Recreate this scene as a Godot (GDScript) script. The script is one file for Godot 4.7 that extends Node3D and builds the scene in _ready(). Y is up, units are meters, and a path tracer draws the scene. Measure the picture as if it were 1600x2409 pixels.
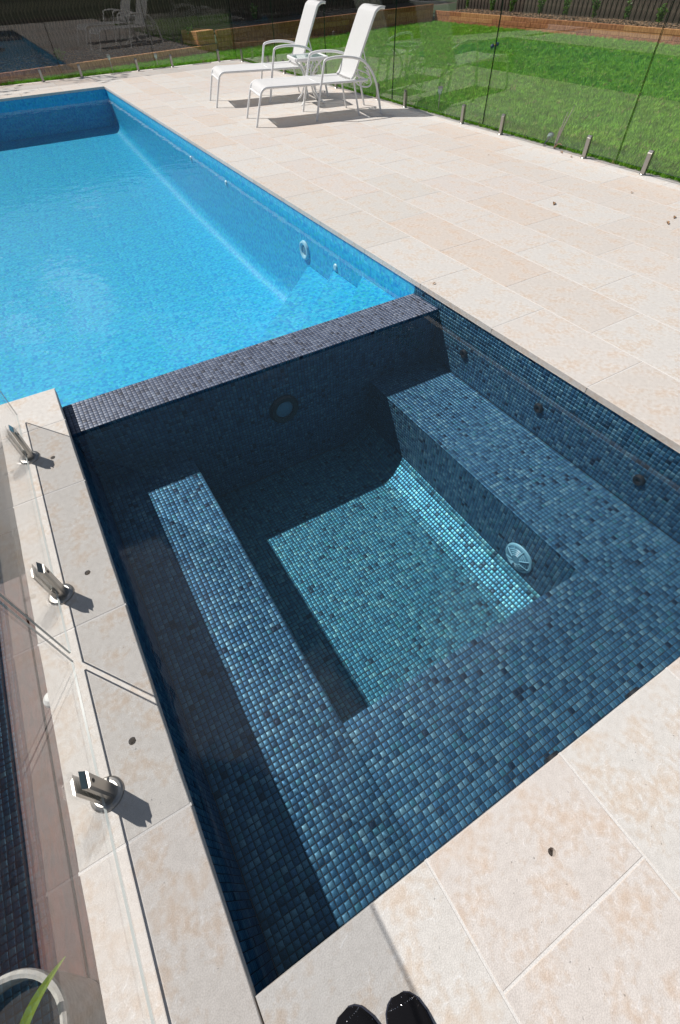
extends Node3D
# Tiled spa spilling into a blue pool, travertine paving, frameless glass fences.
# x: along the spill wall (right in the picture), z: towards the viewer, y up, metres.

const EYE := Vector3(0.0, 1.62, 0.0)
const WATER := -0.122
const TILE := 0.025
const BENCH := -0.51
const SPA_FLOOR := -1.05
const PAVER_L := 0.785
const PAVER_W := 0.487

var rng := RandomNumberGenerator.new()
var used := {}
var M := {}
var cam: Camera3D
var sway := FastNoiseLite.new()

# ------------------------------------------------------------------ basics

func numbered(called: String) -> String:
	var n: int = used.get(called, 0)
	used[called] = n + 1
	return called if n == 0 else "%s_%03d" % [called, n]

func tag(o: Node, label: String, category: String, group := "", kind := "") -> void:
	if label != "":
		o.set_meta("label", label)
	if category != "":
		o.set_meta("category", category)
	if group != "":
		o.set_meta("group", group)
	if kind != "":
		o.set_meta("kind", kind)

func thing(called: String, at := Vector3.ZERO, turn := 0.0) -> Node3D:
	var o := Node3D.new()
	o.name = numbered(called)
	add_child(o, true)
	o.position = at
	o.rotation.y = turn
	return o

func start() -> SurfaceTool:
	var st := SurfaceTool.new()
	st.begin(Mesh.PRIMITIVE_TRIANGLES)
	return st

func part(called: String, shape, m: Material, parent: Node) -> MeshInstance3D:
	var o := MeshInstance3D.new()
	o.mesh = shape.commit() if shape is SurfaceTool else shape
	o.material_override = m
	o.name = called
	parent.add_child(o, true)
	return o

func single(called: String, shape, m: Material) -> MeshInstance3D:
	return part(numbered(called), shape, m, self)

func srgb(r: float, g: float, b: float) -> Color:
	return Color(r, g, b).linear_to_srgb()

func mat(called: String, c: Color, rough: float, metal := 0.0, spec := 0.5) -> StandardMaterial3D:
	var m := StandardMaterial3D.new()
	m.resource_name = called
	m.albedo_color = c
	m.roughness = rough
	m.metallic = metal
	m.metallic_specular = spec
	M[called] = m
	return m

func textured(m: StandardMaterial3D, color: Texture2D, size: float, bump: Texture2D = null, depth := 0.0, world := false) -> StandardMaterial3D:
	m.albedo_texture = color
	m.uv1_triplanar = true
	m.uv1_world_triplanar = world
	m.uv1_triplanar_sharpness = 4.0
	m.uv1_scale = Vector3.ONE / size
	if bump:
		m.heightmap_enabled = true
		m.heightmap_texture = bump
		m.heightmap_scale = depth
	return m

# ------------------------------------------------------------------ shapes

func tri(st: SurfaceTool, a: Vector3, b: Vector3, c: Vector3, na: Vector3, nb: Vector3, nc: Vector3) -> void:
	# emitted clockwise as seen from the side the normals point to
	if (b - a).cross(c - a).dot(na + nb + nc) > 0.0:
		var t := b
		b = c
		c = t
		t = nb
		nb = nc
		nc = t
	st.set_normal(na)
	st.add_vertex(a)
	st.set_normal(nb)
	st.add_vertex(b)
	st.set_normal(nc)
	st.add_vertex(c)

func quad(st: SurfaceTool, a: Vector3, b: Vector3, c: Vector3, d: Vector3, hint: Vector3) -> void:
	var n := (c - a).cross(d - b)
	if n.length_squared() < 1e-16:
		return
	n = n.normalized()
	if n.dot(hint) < 0.0:
		n = -n
	tri(st, a, b, c, n, n, n)
	tri(st, a, c, d, n, n, n)

func box(st: SurfaceTool, lo: Vector3, hi: Vector3, t := Transform3D.IDENTITY) -> void:
	var p := []
	for i in 8:
		p.append(t * Vector3(hi.x if i & 1 else lo.x, hi.y if i & 2 else lo.y, hi.z if i & 4 else lo.z))
	var b := t.basis
	quad(st, p[0], p[2], p[6], p[4], -b.x)
	quad(st, p[1], p[3], p[7], p[5], b.x)
	quad(st, p[0], p[1], p[5], p[4], -b.y)
	quad(st, p[2], p[3], p[7], p[6], b.y)
	quad(st, p[0], p[1], p[3], p[2], -b.z)
	quad(st, p[4], p[5], p[7], p[6], b.z)

# a box whose top edges (and uprights) are chamfered by e
func soft_box(st: SurfaceTool, lo: Vector3, hi: Vector3, e: float, t := Transform3D.IDENTITY) -> void:
	var c := (lo + hi) * 0.5
	var h := (hi - lo) * 0.5
	var b := t.basis
	for ax in 3:
		var u := (ax + 1) % 3
		var v := (ax + 2) % 3
		for s in [-1.0, 1.0]:
			var ps := []
			for k in [[-1, -1], [1, -1], [1, 1], [-1, 1]]:
				var w := Vector3.ZERO
				w[ax] = s * h[ax]
				w[u] = k[0] * (h[u] - e)
				w[v] = k[1] * (h[v] - e)
				ps.append(t * (c + w))
			var n := Vector3.ZERO
			n[ax] = s
			quad(st, ps[0], ps[1], ps[2], ps[3], b * n)
			# edge along v between faces +-ax and +-u
			for s2 in [-1.0, 1.0]:
				var es := []
				for k in [-1.0, 1.0]:
					var w1 := Vector3.ZERO
					w1[ax] = s * h[ax]
					w1[u] = s2 * (h[u] - e)
					w1[v] = k * (h[v] - e)
					var w2 := Vector3.ZERO
					w2[ax] = s * (h[ax] - e)
					w2[u] = s2 * h[u]
					w2[v] = k * (h[v] - e)
					es.append(t * (c + w1))
					es.append(t * (c + w2))
				var n2 := Vector3.ZERO
				n2[ax] = s
				n2[u] = s2
				quad(st, es[0], es[1], es[3], es[2], b * n2)
	for sx in [-1.0, 1.0]:
		for sy in [-1.0, 1.0]:
			for sz in [-1.0, 1.0]:
				var n := (b * Vector3(sx, sy, sz)).normalized()
				tri(st, t * (c + Vector3(sx * h.x, sy * (h.y - e), sz * (h.z - e))), t * (c + Vector3(sx * (h.x - e), sy * h.y, sz * (h.z - e))), t * (c + Vector3(sx * (h.x - e), sy * (h.y - e), sz * h.z)), n, n, n)

# a bar with an elliptic section (a across, b up) along a path
func tube(st: SurfaceTool, path: Array, r: float, sides := 8, r2 := -1.0, caps := true) -> void:
	if r2 < 0.0:
		r2 = r
	var n := path.size()
	var rings := []
	var up := Vector3.UP
	for i in n:
		var d: Vector3 = ((path[mini(i + 1, n - 1)] as Vector3) - (path[maxi(i - 1, 0)] as Vector3)).normalized()
		if i == 0:
			up = Vector3.UP if absf(d.y) < 0.9 else Vector3.RIGHT
		var side := d.cross(up).normalized()
		up = side.cross(d).normalized()
		var rr := lerpf(r, r2, float(i) / (n - 1))
		var ring := []
		for k in sides:
			var a := TAU * k / sides
			var w := side * cos(a) + up * sin(a)
			ring.append([(path[i] as Vector3) + w * rr, w])
		rings.append(ring)
	for i in n - 1:
		for k in sides:
			var a = rings[i][k]
			var b = rings[i][(k + 1) % sides]
			var c = rings[i + 1][(k + 1) % sides]
			var d = rings[i + 1][k]
			tri(st, a[0], b[0], c[0], a[1], b[1], c[1])
			tri(st, a[0], c[0], d[0], a[1], c[1], d[1])
	if caps:
		for e in [0, n - 1]:
			var o: Vector3 = path[e]
			var f: Vector3 = o - (path[1] as Vector3) if e == 0 else o - (path[n - 2] as Vector3)
			f = f.normalized()
			for k in sides:
				tri(st, o, rings[e][k][0], rings[e][(k + 1) % sides][0], f, f, f)

# profile: Vector2(radius, height) pairs, turned round an axis
func lathe(st: SurfaceTool, profile: Array, sides: int, t := Transform3D.IDENTITY) -> void:
	for i in profile.size() - 1:
		var p: Vector2 = profile[i]
		var q: Vector2 = profile[i + 1]
		var out := Vector2(q.y - p.y, p.x - q.x).normalized()
		for k in sides:
			var a := TAU * k / sides
			var b := TAU * (k + 1) / sides
			var da := Vector3(cos(a), 0, sin(a))
			var db := Vector3(cos(b), 0, sin(b))
			var na := (t.basis * (da * out.x + Vector3.UP * out.y)).normalized()
			var nb := (t.basis * (db * out.x + Vector3.UP * out.y)).normalized()
			var p1 := t * (da * p.x + Vector3.UP * p.y)
			var p2 := t * (db * p.x + Vector3.UP * p.y)
			var p3 := t * (db * q.x + Vector3.UP * q.y)
			var p4 := t * (da * q.x + Vector3.UP * q.y)
			if p.x > 1e-6:
				tri(st, p1, p2, p3, na, nb, nb)
			if q.x > 1e-6:
				tri(st, p1, p3, p4, na, nb, na)

func smooth_path(points: Array, steps := 4) -> Array:
	var out := []
	var n := points.size()
	for i in n - 1:
		var p0: Vector3 = points[maxi(i - 1, 0)]
		var p1: Vector3 = points[i]
		var p2: Vector3 = points[i + 1]
		var p3: Vector3 = points[mini(i + 2, n - 1)]
		for k in steps:
			out.append(p1.cubic_interpolate(p2, p0, p3, float(k) / steps))
	out.append(points[n - 1])
	return out

# a cloth or strip: a profile in the x-y plane, swept across z, with thickness
func strip(st: SurfaceTool, profile: Array, z0: float, z1: float, thick: float, sag := 0.0, across := 6) -> void:
	var n := profile.size()
	var norms := []
	for i in n:
		var d: Vector3 = ((profile[mini(i + 1, n - 1)] as Vector3) - (profile[maxi(i - 1, 0)] as Vector3)).normalized()
		norms.append(Vector3(-d.y, d.x, 0))
	for side in [1.0, -1.0]:
		for i in n - 1:
			for k in across:
				var ps := []
				var ns := []
				for c in [[i, k], [i, k + 1], [i + 1, k + 1], [i + 1, k]]:
					var f: float = float(c[1]) / across
					var nn: Vector3 = norms[c[0]]
					var low: float = sag * (1.0 - pow(2.0 * f - 1.0, 2.0))
					ps.append((profile[c[0]] as Vector3) + Vector3(0, 0, lerpf(z0, z1, f)) + nn * (side * thick * 0.5 - low))
					ns.append(nn * side)
				tri(st, ps[0], ps[1], ps[2], ns[0], ns[1], ns[2])
				tri(st, ps[0], ps[2], ps[3], ns[0], ns[2], ns[3])
	for z in [z0, z1]:
		for i in n - 1:
			var h := Vector3(0, 0, z)
			var s := Vector3(0, 0, signf(z - (z0 + z1) * 0.5))
			var a: Vector3 = (profile[i] as Vector3) + h
			var b: Vector3 = (profile[i + 1] as Vector3) + h
			quad(st, a + norms[i] * thick * 0.5, b + norms[i + 1] * thick * 0.5, b - norms[i + 1] * thick * 0.5, a - norms[i] * thick * 0.5, s)
	for e in [0, n - 1]:
		var o: Vector3 = profile[e]
		var nn: Vector3 = norms[e] * thick * 0.5
		var f: Vector3 = (o - (profile[1] as Vector3)) if e == 0 else (o - (profile[n - 2] as Vector3))
		quad(st, o + nn + Vector3(0, 0, z0), o + nn + Vector3(0, 0, z1), o - nn + Vector3(0, 0, z1), o - nn + Vector3(0, 0, z0), f)

# ------------------------------------------------------------------ computed textures

func noise_bytes(kind: int, freq: float, size: int, seed_: int, octaves := 4, fractal := FastNoiseLite.FRACTAL_FBM) -> PackedByteArray:
	var n := FastNoiseLite.new()
	n.noise_type = kind
	n.frequency = freq
	n.seed = seed_
	n.fractal_type = fractal
	n.fractal_octaves = octaves
	var im := n.get_seamless_image(size, size, false, false, 0.12, true)
	im.convert(Image.FORMAT_L8)
	return im.get_data()

func picture(size: int, data: PackedByteArray, format := Image.FORMAT_RGB8) -> ImageTexture:
	return ImageTexture.create_from_image(Image.create_from_data(size, size, false, format, data))

func put(data: PackedByteArray, at: int, c: Color) -> void:
	data[at] = clampi(int(c.r * 255.0), 0, 255)
	data[at + 1] = clampi(int(c.g * 255.0), 0, 255)
	data[at + 2] = clampi(int(c.b * 255.0), 0, 255)

# travertine: cream body, tan clouds, chalky threads, small open pits
func travertine(size: int, seed_: int) -> Array:
	var cloud := noise_bytes(FastNoiseLite.TYPE_SIMPLEX_SMOOTH, 0.006, size, seed_, 4)
	var mottle := noise_bytes(FastNoiseLite.TYPE_SIMPLEX_SMOOTH, 0.034, size, seed_ + 1, 5)
	var thread := noise_bytes(FastNoiseLite.TYPE_SIMPLEX_SMOOTH, 0.021, size, seed_ + 2, 3, FastNoiseLite.FRACTAL_RIDGED)
	var grain := noise_bytes(FastNoiseLite.TYPE_SIMPLEX, 0.22, size, seed_ + 3, 2)
	var pits := noise_bytes(FastNoiseLite.TYPE_SIMPLEX_SMOOTH, 0.06, size, seed_ + 4, 2)
	var rgb := PackedByteArray()
	rgb.resize(size * size * 3)
	var high := PackedByteArray()
	high.resize(size * size)
	for i in size * size:
		var c := cloud[i] / 255.0
		var m := mottle[i] / 255.0
		var t := thread[i] / 255.0
		var g := grain[i] / 255.0
		var tan_ := clampf((c - 0.46) * 1.9 + (m - 0.5) * 1.35, 0.0, 1.0)
		var chalk := smoothstep(0.78, 0.96, t) * smoothstep(0.3, 0.55, c)
		var pit := smoothstep(0.90, 0.94, pits[i] / 255.0)
		var r := 0.862 - 0.020 * tan_ + 0.050 * chalk + (g - 0.5) * 0.10 + (0.5 - m) * 0.05 + (c - 0.5) * 0.03
		var gg := 0.832 - 0.060 * tan_ + 0.060 * chalk + (g - 0.5) * 0.10 + (0.5 - m) * 0.05 + (c - 0.5) * 0.03
		var b := 0.800 - 0.095 * tan_ + 0.072 * chalk + (g - 0.5) * 0.10 + (0.5 - m) * 0.05 + (c - 0.5) * 0.03
		var dark := 1.0 - 0.22 * pit
		rgb[i * 3] = clampi(int(r * dark * 255.0), 0, 255)
		rgb[i * 3 + 1] = clampi(int(gg * dark * 255.0), 0, 255)
		rgb[i * 3 + 2] = clampi(int(b * dark * 255.0), 0, 255)
		high[i] = clampi(int(120.0 + 60.0 * (m - 0.5) + 60.0 * (g - 0.5) + 30.0 * chalk - 100.0 * pit), 0, 255)
	return [picture(size, rgb), picture(size, high, Image.FORMAT_L8)]

# small glass mosaic of the big pool, 32 x 32 pieces
func pool_mosaic(size: int, count: int) -> ImageTexture:
	var fine := noise_bytes(FastNoiseLite.TYPE_SIMPLEX, 0.12, size, 71, 3)
	var tone := []
	for k in count * count:
		var v := rng.randf()
		var c := Color(0.21, 0.62, 0.83).lerp(Color(0.30, 0.72, 0.88), rng.randf())
		if v < 0.22:
			c = Color(0.17, 0.57, 0.82)
		elif v < 0.32:
			c = Color(0.24, 0.68, 0.78)
		elif v < 0.37:
			c = Color(0.36, 0.73, 0.88)
		tone.append(c)
	var rgb := PackedByteArray()
	rgb.resize(size * size * 3)
	var cell := size / count
	for y in size:
		for x in size:
			var u := x % cell
			var v := y % cell
			var c: Color = tone[(y / cell) * count + x / cell]
			if u == 0 or v == 0:
				c = Color(0.30, 0.62, 0.78)
			var f := 0.92 + 0.16 * fine[y * size + x] / 255.0
			put(rgb, (y * size + x) * 3, c * f)
	return picture(size, rgb)

func speckle(size: int, freq: float, low: float, seed_: int, octaves := 3) -> ImageTexture:
	var a := noise_bytes(FastNoiseLite.TYPE_SIMPLEX, freq, size, seed_, octaves)
	var rgb := PackedByteArray()
	rgb.resize(size * size * 3)
	for i in size * size:
		var v := clampi(int((low + (1.0 - low) * a[i] / 255.0) * 255.0), 0, 255)
		rgb[i * 3] = v
		rgb[i * 3 + 1] = v
		rgb[i * 3 + 2] = v
	return picture(size, rgb)

# wood with grain running along v; a: light colour, b: dark colour
func wood(size: int, a: Color, b: Color, seed_: int, knots := 0.4) -> ImageTexture:
	var n := FastNoiseLite.new()
	n.seed = seed_
	n.noise_type = FastNoiseLite.TYPE_SIMPLEX_SMOOTH
	n.fractal_octaves = 4
	n.frequency = 0.02
	var rgb := PackedByteArray()
	rgb.resize(size * size * 3)
	for y in size:
		for x in size:
			var bend := n.get_noise_2d(x * 0.6, y * 0.25) * 14.0
			var g := 0.5 + 0.5 * n.get_noise_2d((x + bend) * 7.0, y * 0.35 + 900.0)
			var big := 0.5 + 0.5 * n.get_noise_2d(x * 1.1 + 300.0, y * 0.5 + 50.0)
			var k := clampf(g * (1.0 - knots) + big * knots, 0.0, 1.0)
			k = smoothstep(0.22, 0.78, k)
			put(rgb, (y * size + x) * 3, b.lerp(a, k))
	return picture(size, rgb)

func water_normal(freq: float, strength: float, seed_: int) -> NoiseTexture2D:
	var n := FastNoiseLite.new()
	n.seed = seed_
	n.noise_type = FastNoiseLite.TYPE_SIMPLEX_SMOOTH
	n.frequency = freq
	n.fractal_octaves = 3
	var t := NoiseTexture2D.new()
	t.width = 512
	t.height = 512
	t.seamless = true
	t.as_normal_map = true
	t.bump_strength = strength
	t.noise = n
	return t

# unseen clouds added to mirror in the water, offset chosen for the spa
func clouds(w: int) -> ImageTexture:
	var n := FastNoiseLite.new()
	n.seed = 77
	n.noise_type = FastNoiseLite.TYPE_SIMPLEX_SMOOTH
	n.frequency = 1.0
	n.fractal_octaves = 5
	var h := w / 2
	var data := PackedByteArray()
	data.resize(w * h * 4)
	for y in h / 2:
		var el := PI / 2 - PI * (y + 0.5) / h
		for x in w:
			var az := TAU * ((x + 0.5) / w - 0.25)
			var d := Vector3(cos(az) * cos(el), sin(el), sin(az) * cos(el))
			var p := Vector3(d.x, 0, d.z) * (1.6 / (d.y + 0.25)) + Vector3(13.32, 0, 2.46)
			var v := smoothstep(0.14, 0.45, n.get_noise_3d(p.x, p.y, p.z))
			var i := (y * w + x) * 4
			data[i] = 255
			data[i + 1] = 255
			data[i + 2] = 255
			data[i + 3] = int(v * 235.0)
	return ImageTexture.create_from_image(Image.create_from_data(w, h, false, Image.FORMAT_RGBA8, data))

# ------------------------------------------------------------------ the scene

func _ready() -> void:
	rng.seed = 20240
	make_view()
	make_materials()
	make_ground()
	make_deck()
	make_pool()
	make_spa()
	make_spillway()
	make_lower_level()
	make_garden()
	make_fences()
	make_loungers()
	make_small_things()

func make_view() -> void:
	cam = Camera3D.new()
	cam.name = "camera"
	cam.fov = 95.968
	cam.near = 0.05
	cam.far = 600.0
	cam.rotation_order = EULER_ORDER_YXZ
	cam.rotation = Vector3(-0.8809, -0.5048, -0.0406)
	cam.position = EYE
	cam.current = true
	add_child(cam)

	var env := Environment.new()
	env.background_mode = Environment.BG_SKY
	var sky := Sky.new()
	var air := ProceduralSkyMaterial.new()
	air.sky_top_color = srgb(0.185, 0.25, 0.375)
	air.sky_horizon_color = srgb(0.52, 0.56, 0.60)
	air.sky_curve = 0.12
	air.ground_bottom_color = srgb(0.10, 0.10, 0.08)
	air.ground_horizon_color = srgb(0.30, 0.34, 0.36)
	air.sun_angle_max = 20.0
	air.sky_cover = clouds(1024)
	air.sky_cover_modulate = Color(1.0, 1.0, 1.0)
	sky.sky_material = air
	env.sky = sky
	env.background_energy_multiplier = 0.5
	env.tonemap_mode = Environment.TONE_MAPPER_LINEAR
	env.tonemap_exposure = 0.98
	env.sdfgi_enabled = true
	env.ssao_enabled = true
	env.ssil_enabled = true
	var around := WorldEnvironment.new()
	around.name = "world_environment"
	around.environment = env
	add_child(around)

	var sun := DirectionalLight3D.new()
	sun.name = "sun"
	sun.light_energy = 1.6
	sun.light_color = Color(1.0, 0.98, 0.955)
	sun.light_angular_distance = 0.53
	sun.shadow_enabled = true
	add_child(sun)
	sun.look_at_from_position(Vector3.ZERO, Vector3(0.355, -0.799, 0.487), Vector3.UP)

func make_materials() -> void:
	var tra := travertine(1024, 11)
	var trb := travertine(1024, 37)
	var tints := [[1.0, 1.0, 0.99], [0.97, 0.94, 0.91], [0.99, 0.955, 0.935], [0.955, 0.95, 0.93], [0.985, 0.92, 0.865], [1.0, 0.98, 0.96]]
	for i in 6:
		for k in 2:
			var set_: Array = tra if k == 0 else trb
			var c: Array = tints[i]
			var m := mat("travertine_%d" % (i * 2 + k), srgb(0.815 * c[0], 0.845 * c[1], 0.88 * c[2]), 0.72, 0.0, 0.4)
			textured(m, set_[0], 1.15, set_[1], 0.22)
			m.uv1_offset = Vector3(rng.randf(), rng.randf(), rng.randf())
	textured(mat("grout", srgb(0.74, 0.715, 0.685), 0.9), speckle(256, 0.15, 0.86, 5), 0.25, null, 0.0, true)
	textured(mat("concrete", srgb(0.52, 0.50, 0.46), 0.9), speckle(512, 0.03, 0.45, 6, 5), 0.9, null, 0.0, true)
	mat("hole", srgb(0.03, 0.025, 0.02), 0.95)
	# spa mosaic
	var glaze := speckle(256, 0.10, 0.74, 15, 3)
	var tile := mat("spa_tile", Color.WHITE, 0.45, 0.58, 0.28)
	tile.vertex_color_use_as_albedo = true
	textured(tile, glaze, 0.11, null, 0.0, true)
	var flat := mat("spill_tile", Color.WHITE, 0.45, 0.0, 0.75)
	flat.vertex_color_use_as_albedo = true
	textured(flat, glaze, 0.09, null, 0.0, true)
	mat("spa_grout", srgb(0.012, 0.018, 0.026), 0.85)
	mat("spill_grout", srgb(0.05, 0.052, 0.062), 0.85)
	# pool
	var mosaic := pool_mosaic(1024, 32)
	textured(mat("pool_tile", srgb(0.40, 1.0, 0.93), 0.4), mosaic, 0.80, null, 0.0, true)
	mat("white_plastic", srgb(0.74, 0.76, 0.74), 0.35)
	mat("black_plastic", srgb(0.012, 0.012, 0.014), 0.4)
	mat("dome", srgb(0.08, 0.22, 0.32), 0.4)
	mat("cover_plastic", srgb(0.16, 0.38, 0.50), 0.4)
	mat("pool_plastic", srgb(0.34, 0.62, 0.72), 0.4)
	# water surfaces: clear sheets that mirror a little
	for w in [["pool_water", 0.012, 1.3, 3, 1.7], ["spa_water", 0.008, 0.9, 8, 1.1]]:
		var m := mat(w[0], Color(0.6, 0.85, 0.95, 0.008), 0.01, 0.0, 0.45)
		m.transparency = BaseMaterial3D.TRANSPARENCY_ALPHA
		m.normal_enabled = true
		m.normal_texture = water_normal(w[1], w[2], w[3])
		m.normal_scale = 0.5
		m.uv1_triplanar = true
		m.uv1_world_triplanar = true
		m.uv1_scale = Vector3.ONE / float(w[4])
	# glass
	var glass := mat("glass", Color(srgb(0.02, 0.06, 0.04), 0.015), 0.0, 0.0, 0.5)
	glass.transparency = BaseMaterial3D.TRANSPARENCY_ALPHA
	mat("glass_edge", srgb(0.012, 0.035, 0.026), 0.08, 0.0, 0.6)
	mat("clear_edge", srgb(0.50, 0.54, 0.52), 0.1, 0.0, 0.6)
	var pale := mat("table_glass", Color(srgb(0.45, 0.62, 0.60), 0.55), 0.05)
	pale.transparency = BaseMaterial3D.TRANSPARENCY_ALPHA
	mat("steel", srgb(0.40, 0.385, 0.36), 0.32, 1.0)
	mat("dark_steel", srgb(0.05, 0.05, 0.05), 0.35, 0.6)
	mat("white_frame", srgb(0.84, 0.84, 0.84), 0.38)
	var sling := mat("white_sling", srgb(0.90, 0.90, 0.90), 0.75)
	sling.backlight_enabled = true
	sling.backlight = Color(0.45, 0.45, 0.45)
	sling.transparency = BaseMaterial3D.TRANSPARENCY_ALPHA
	sling.albedo_color.a = 0.72
	textured(sling, speckle(256, 0.4, 0.85, 22, 1), 0.12)
	# timber
	textured(mat("sleeper", srgb(0.96, 0.92, 0.88), 0.8), wood(512, Color(0.76, 0.53, 0.35), Color(0.47, 0.28, 0.165), 3), 0.9)
	textured(mat("sleeper_pale", srgb(0.95, 0.92, 0.86), 0.8), wood(512, Color(0.83, 0.64, 0.43), Color(0.60, 0.39, 0.235), 9), 0.9)
	textured(mat("paling", srgb(0.95, 0.93, 0.90), 0.9), wood(512, Color(0.46, 0.41, 0.36), Color(0.17, 0.145, 0.125), 14, 0.5), 0.8)
	textured(mat("merbau", srgb(0.42, 0.30, 0.24), 0.6), wood(512, Color(0.50, 0.26, 0.15), Color(0.28, 0.12, 0.07), 21), 0.6)
	# ground and plants
	textured(mat("soil", srgb(0.20, 0.15, 0.11), 0.95), speckle(512, 0.05, 0.3, 31, 5), 0.7, null, 0.0, true)
	textured(mat("turf", srgb(0.05, 0.09, 0.02), 0.95), speckle(512, 0.04, 0.4, 33, 5), 0.8, null, 0.0, true)
	var blade := mat("grass_blade", Color.WHITE, 0.55, 0.0, 0.35)
	blade.vertex_color_use_as_albedo = true
	blade.backlight_enabled = true
	blade.backlight = Color(0.35, 0.45, 0.10)
	for l in [["leaf", 0.10, 0.21, 0.05], ["gum_leaf", 0.045, 0.075, 0.03], ["strap_leaf", 0.16, 0.22, 0.025]]:
		var m := mat(l[0], srgb(l[1], l[2], l[3]), 0.4, 0.0, 0.45)
		m.backlight_enabled = true
		m.backlight = Color(0.3, 0.4, 0.1)
	mat("bark", srgb(0.22, 0.18, 0.15), 0.9)
	mat("dry_leaf", srgb(0.28, 0.16, 0.08), 0.8)
	mat("dry_frond", srgb(0.27, 0.23, 0.19), 0.85)
	var chip := mat("chip", Color.WHITE, 0.95)
	chip.vertex_color_use_as_albedo = true
	textured(mat("glazed_pot", srgb(0.62, 0.60, 0.55), 0.25), speckle(256, 0.05, 0.85, 40, 3), 0.4)
	mat("potting_soil", srgb(0.025, 0.02, 0.017), 0.95)
	var suede := mat("suede", srgb(0.010, 0.010, 0.012), 1.0, 0.0, 0.15)
	suede.rim_enabled = true
	suede.rim = 0.12
	mat("glitter", srgb(0.75, 0.75, 0.8), 0.25, 1.0)
	mat("shoe_sole", srgb(0.02, 0.025, 0.05), 0.6)
	mat("yellow_plastic", srgb(0.60, 0.42, 0.03), 0.45)
	mat("blue_plastic", srgb(0.03, 0.05, 0.10), 0.45)

# ------------------------------------------------------------------ ground

func sheet(st: SurfaceTool, x0: float, x1: float, z0: float, z1: float, y: float) -> void:
	quad(st, Vector3(x0, y, z0), Vector3(x1, y, z0), Vector3(x1, y, z1), Vector3(x0, y, z1), Vector3.UP)

func make_ground() -> void:
	var st := start()
	# the lot, with the pool terrace left open
	sheet(st, 5.93, 260, -260, 260, -0.03)
	sheet(st, -260, -5.0, -260, 260, -0.03)
	sheet(st, -5.0, 5.93, -260, -15.06, -0.03)
	sheet(st, -5.0, 5.93, 6.0, 260, -0.03)
	var g := single("ground", st, M.turf)
	tag(g, "grassy ground of the garden around the pool terrace", "ground", "", "structure")

# ------------------------------------------------------------------ paving

# one paving slab with worn, chamfered edges; hole: (x, z) of a drilled hole, or none
func slab(st: SurfaceTool, x0: float, x1: float, z0: float, z1: float, thick: float, hole := Vector2.INF, hr := 0.011) -> void:
	var e := 0.0022
	var pts := []
	# outline with a slightly uneven arris
	var along := func(a: Vector2, b: Vector2, inward: Vector2) -> void:
		var n := maxi(3, int(a.distance_to(b) / 0.11))
		for i in n:
			var f := float(i) / n
			var w := 0.0 if i == 0 else rng.randf_range(0.0, 0.0022)
			pts.append(a.lerp(b, f) + inward * w)
	along.call(Vector2(x0, z0), Vector2(x1, z0), Vector2(0, 1))
	along.call(Vector2(x1, z0), Vector2(x1, z1), Vector2(-1, 0))
	along.call(Vector2(x1, z1), Vector2(x0, z1), Vector2(0, -1))
	along.call(Vector2(x0, z1), Vector2(x0, z0), Vector2(1, 0))
	var n := pts.size()
	var mid := Vector2((x0 + x1) * 0.5, (z0 + z1) * 0.5)
	var top := []
	for i in n:
		var p: Vector2 = pts[i]
		var d := (mid - p)
		top.append(Vector2(p.x + signf(d.x) * (e if minf(absf(p.x - x0), absf(p.x - x1)) < 0.004 else 0.0), p.y + signf(d.y) * (e if minf(absf(p.y - z0), absf(p.y - z1)) < 0.004 else 0.0)))
	var inner := []
	if hole != Vector2.INF:
		mid = hole
		for i in n:
			inner.append(mid + (top[i] - mid).normalized() * hr)
	for i in n:
		var j := (i + 1) % n
		var a: Vector2 = top[i]
		var b: Vector2 = top[j]
		if hole == Vector2.INF:
			tri(st, Vector3(mid.x, 0, mid.y), Vector3(a.x, 0, a.y), Vector3(b.x, 0, b.y), Vector3.UP, Vector3.UP, Vector3.UP)
		else:
			var c: Vector2 = inner[i]
			var d: Vector2 = inner[j]
			quad(st, Vector3(a.x, 0, a.y), Vector3(b.x, 0, b.y), Vector3(d.x, 0, d.y), Vector3(c.x, 0, c.y), Vector3.UP)
			quad(st, Vector3(c.x, 0, c.y), Vector3(d.x, 0, d.y), Vector3(d.x, -thick, d.y), Vector3(c.x, -thick, c.y), Vector3(mid.x - c.x, 0, mid.y - c.y))
		var pa: Vector2 = pts[i]
		var pb: Vector2 = pts[j]
		var out := Vector3(pa.x + pb.x - (x0 + x1), 0, pa.y + pb.y - (z0 + z1))
		quad(st, Vector3(a.x, 0, a.y), Vector3(b.x, 0, b.y), Vector3(pb.x, -e, pb.y), Vector3(pa.x, -e, pa.y), out.normalized() + Vector3.UP)
		quad(st, Vector3(pa.x, -e, pa.y), Vector3(pb.x, -e, pb.y), Vector3(pb.x, -thick, pb.y), Vector3(pa.x, -thick, pa.y), out)
	quad(st, Vector3(x0, -thick, z0), Vector3(x1, -thick, z0), Vector3(x1, -thick, z1), Vector3(x0, -thick, z1), Vector3.DOWN)

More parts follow.
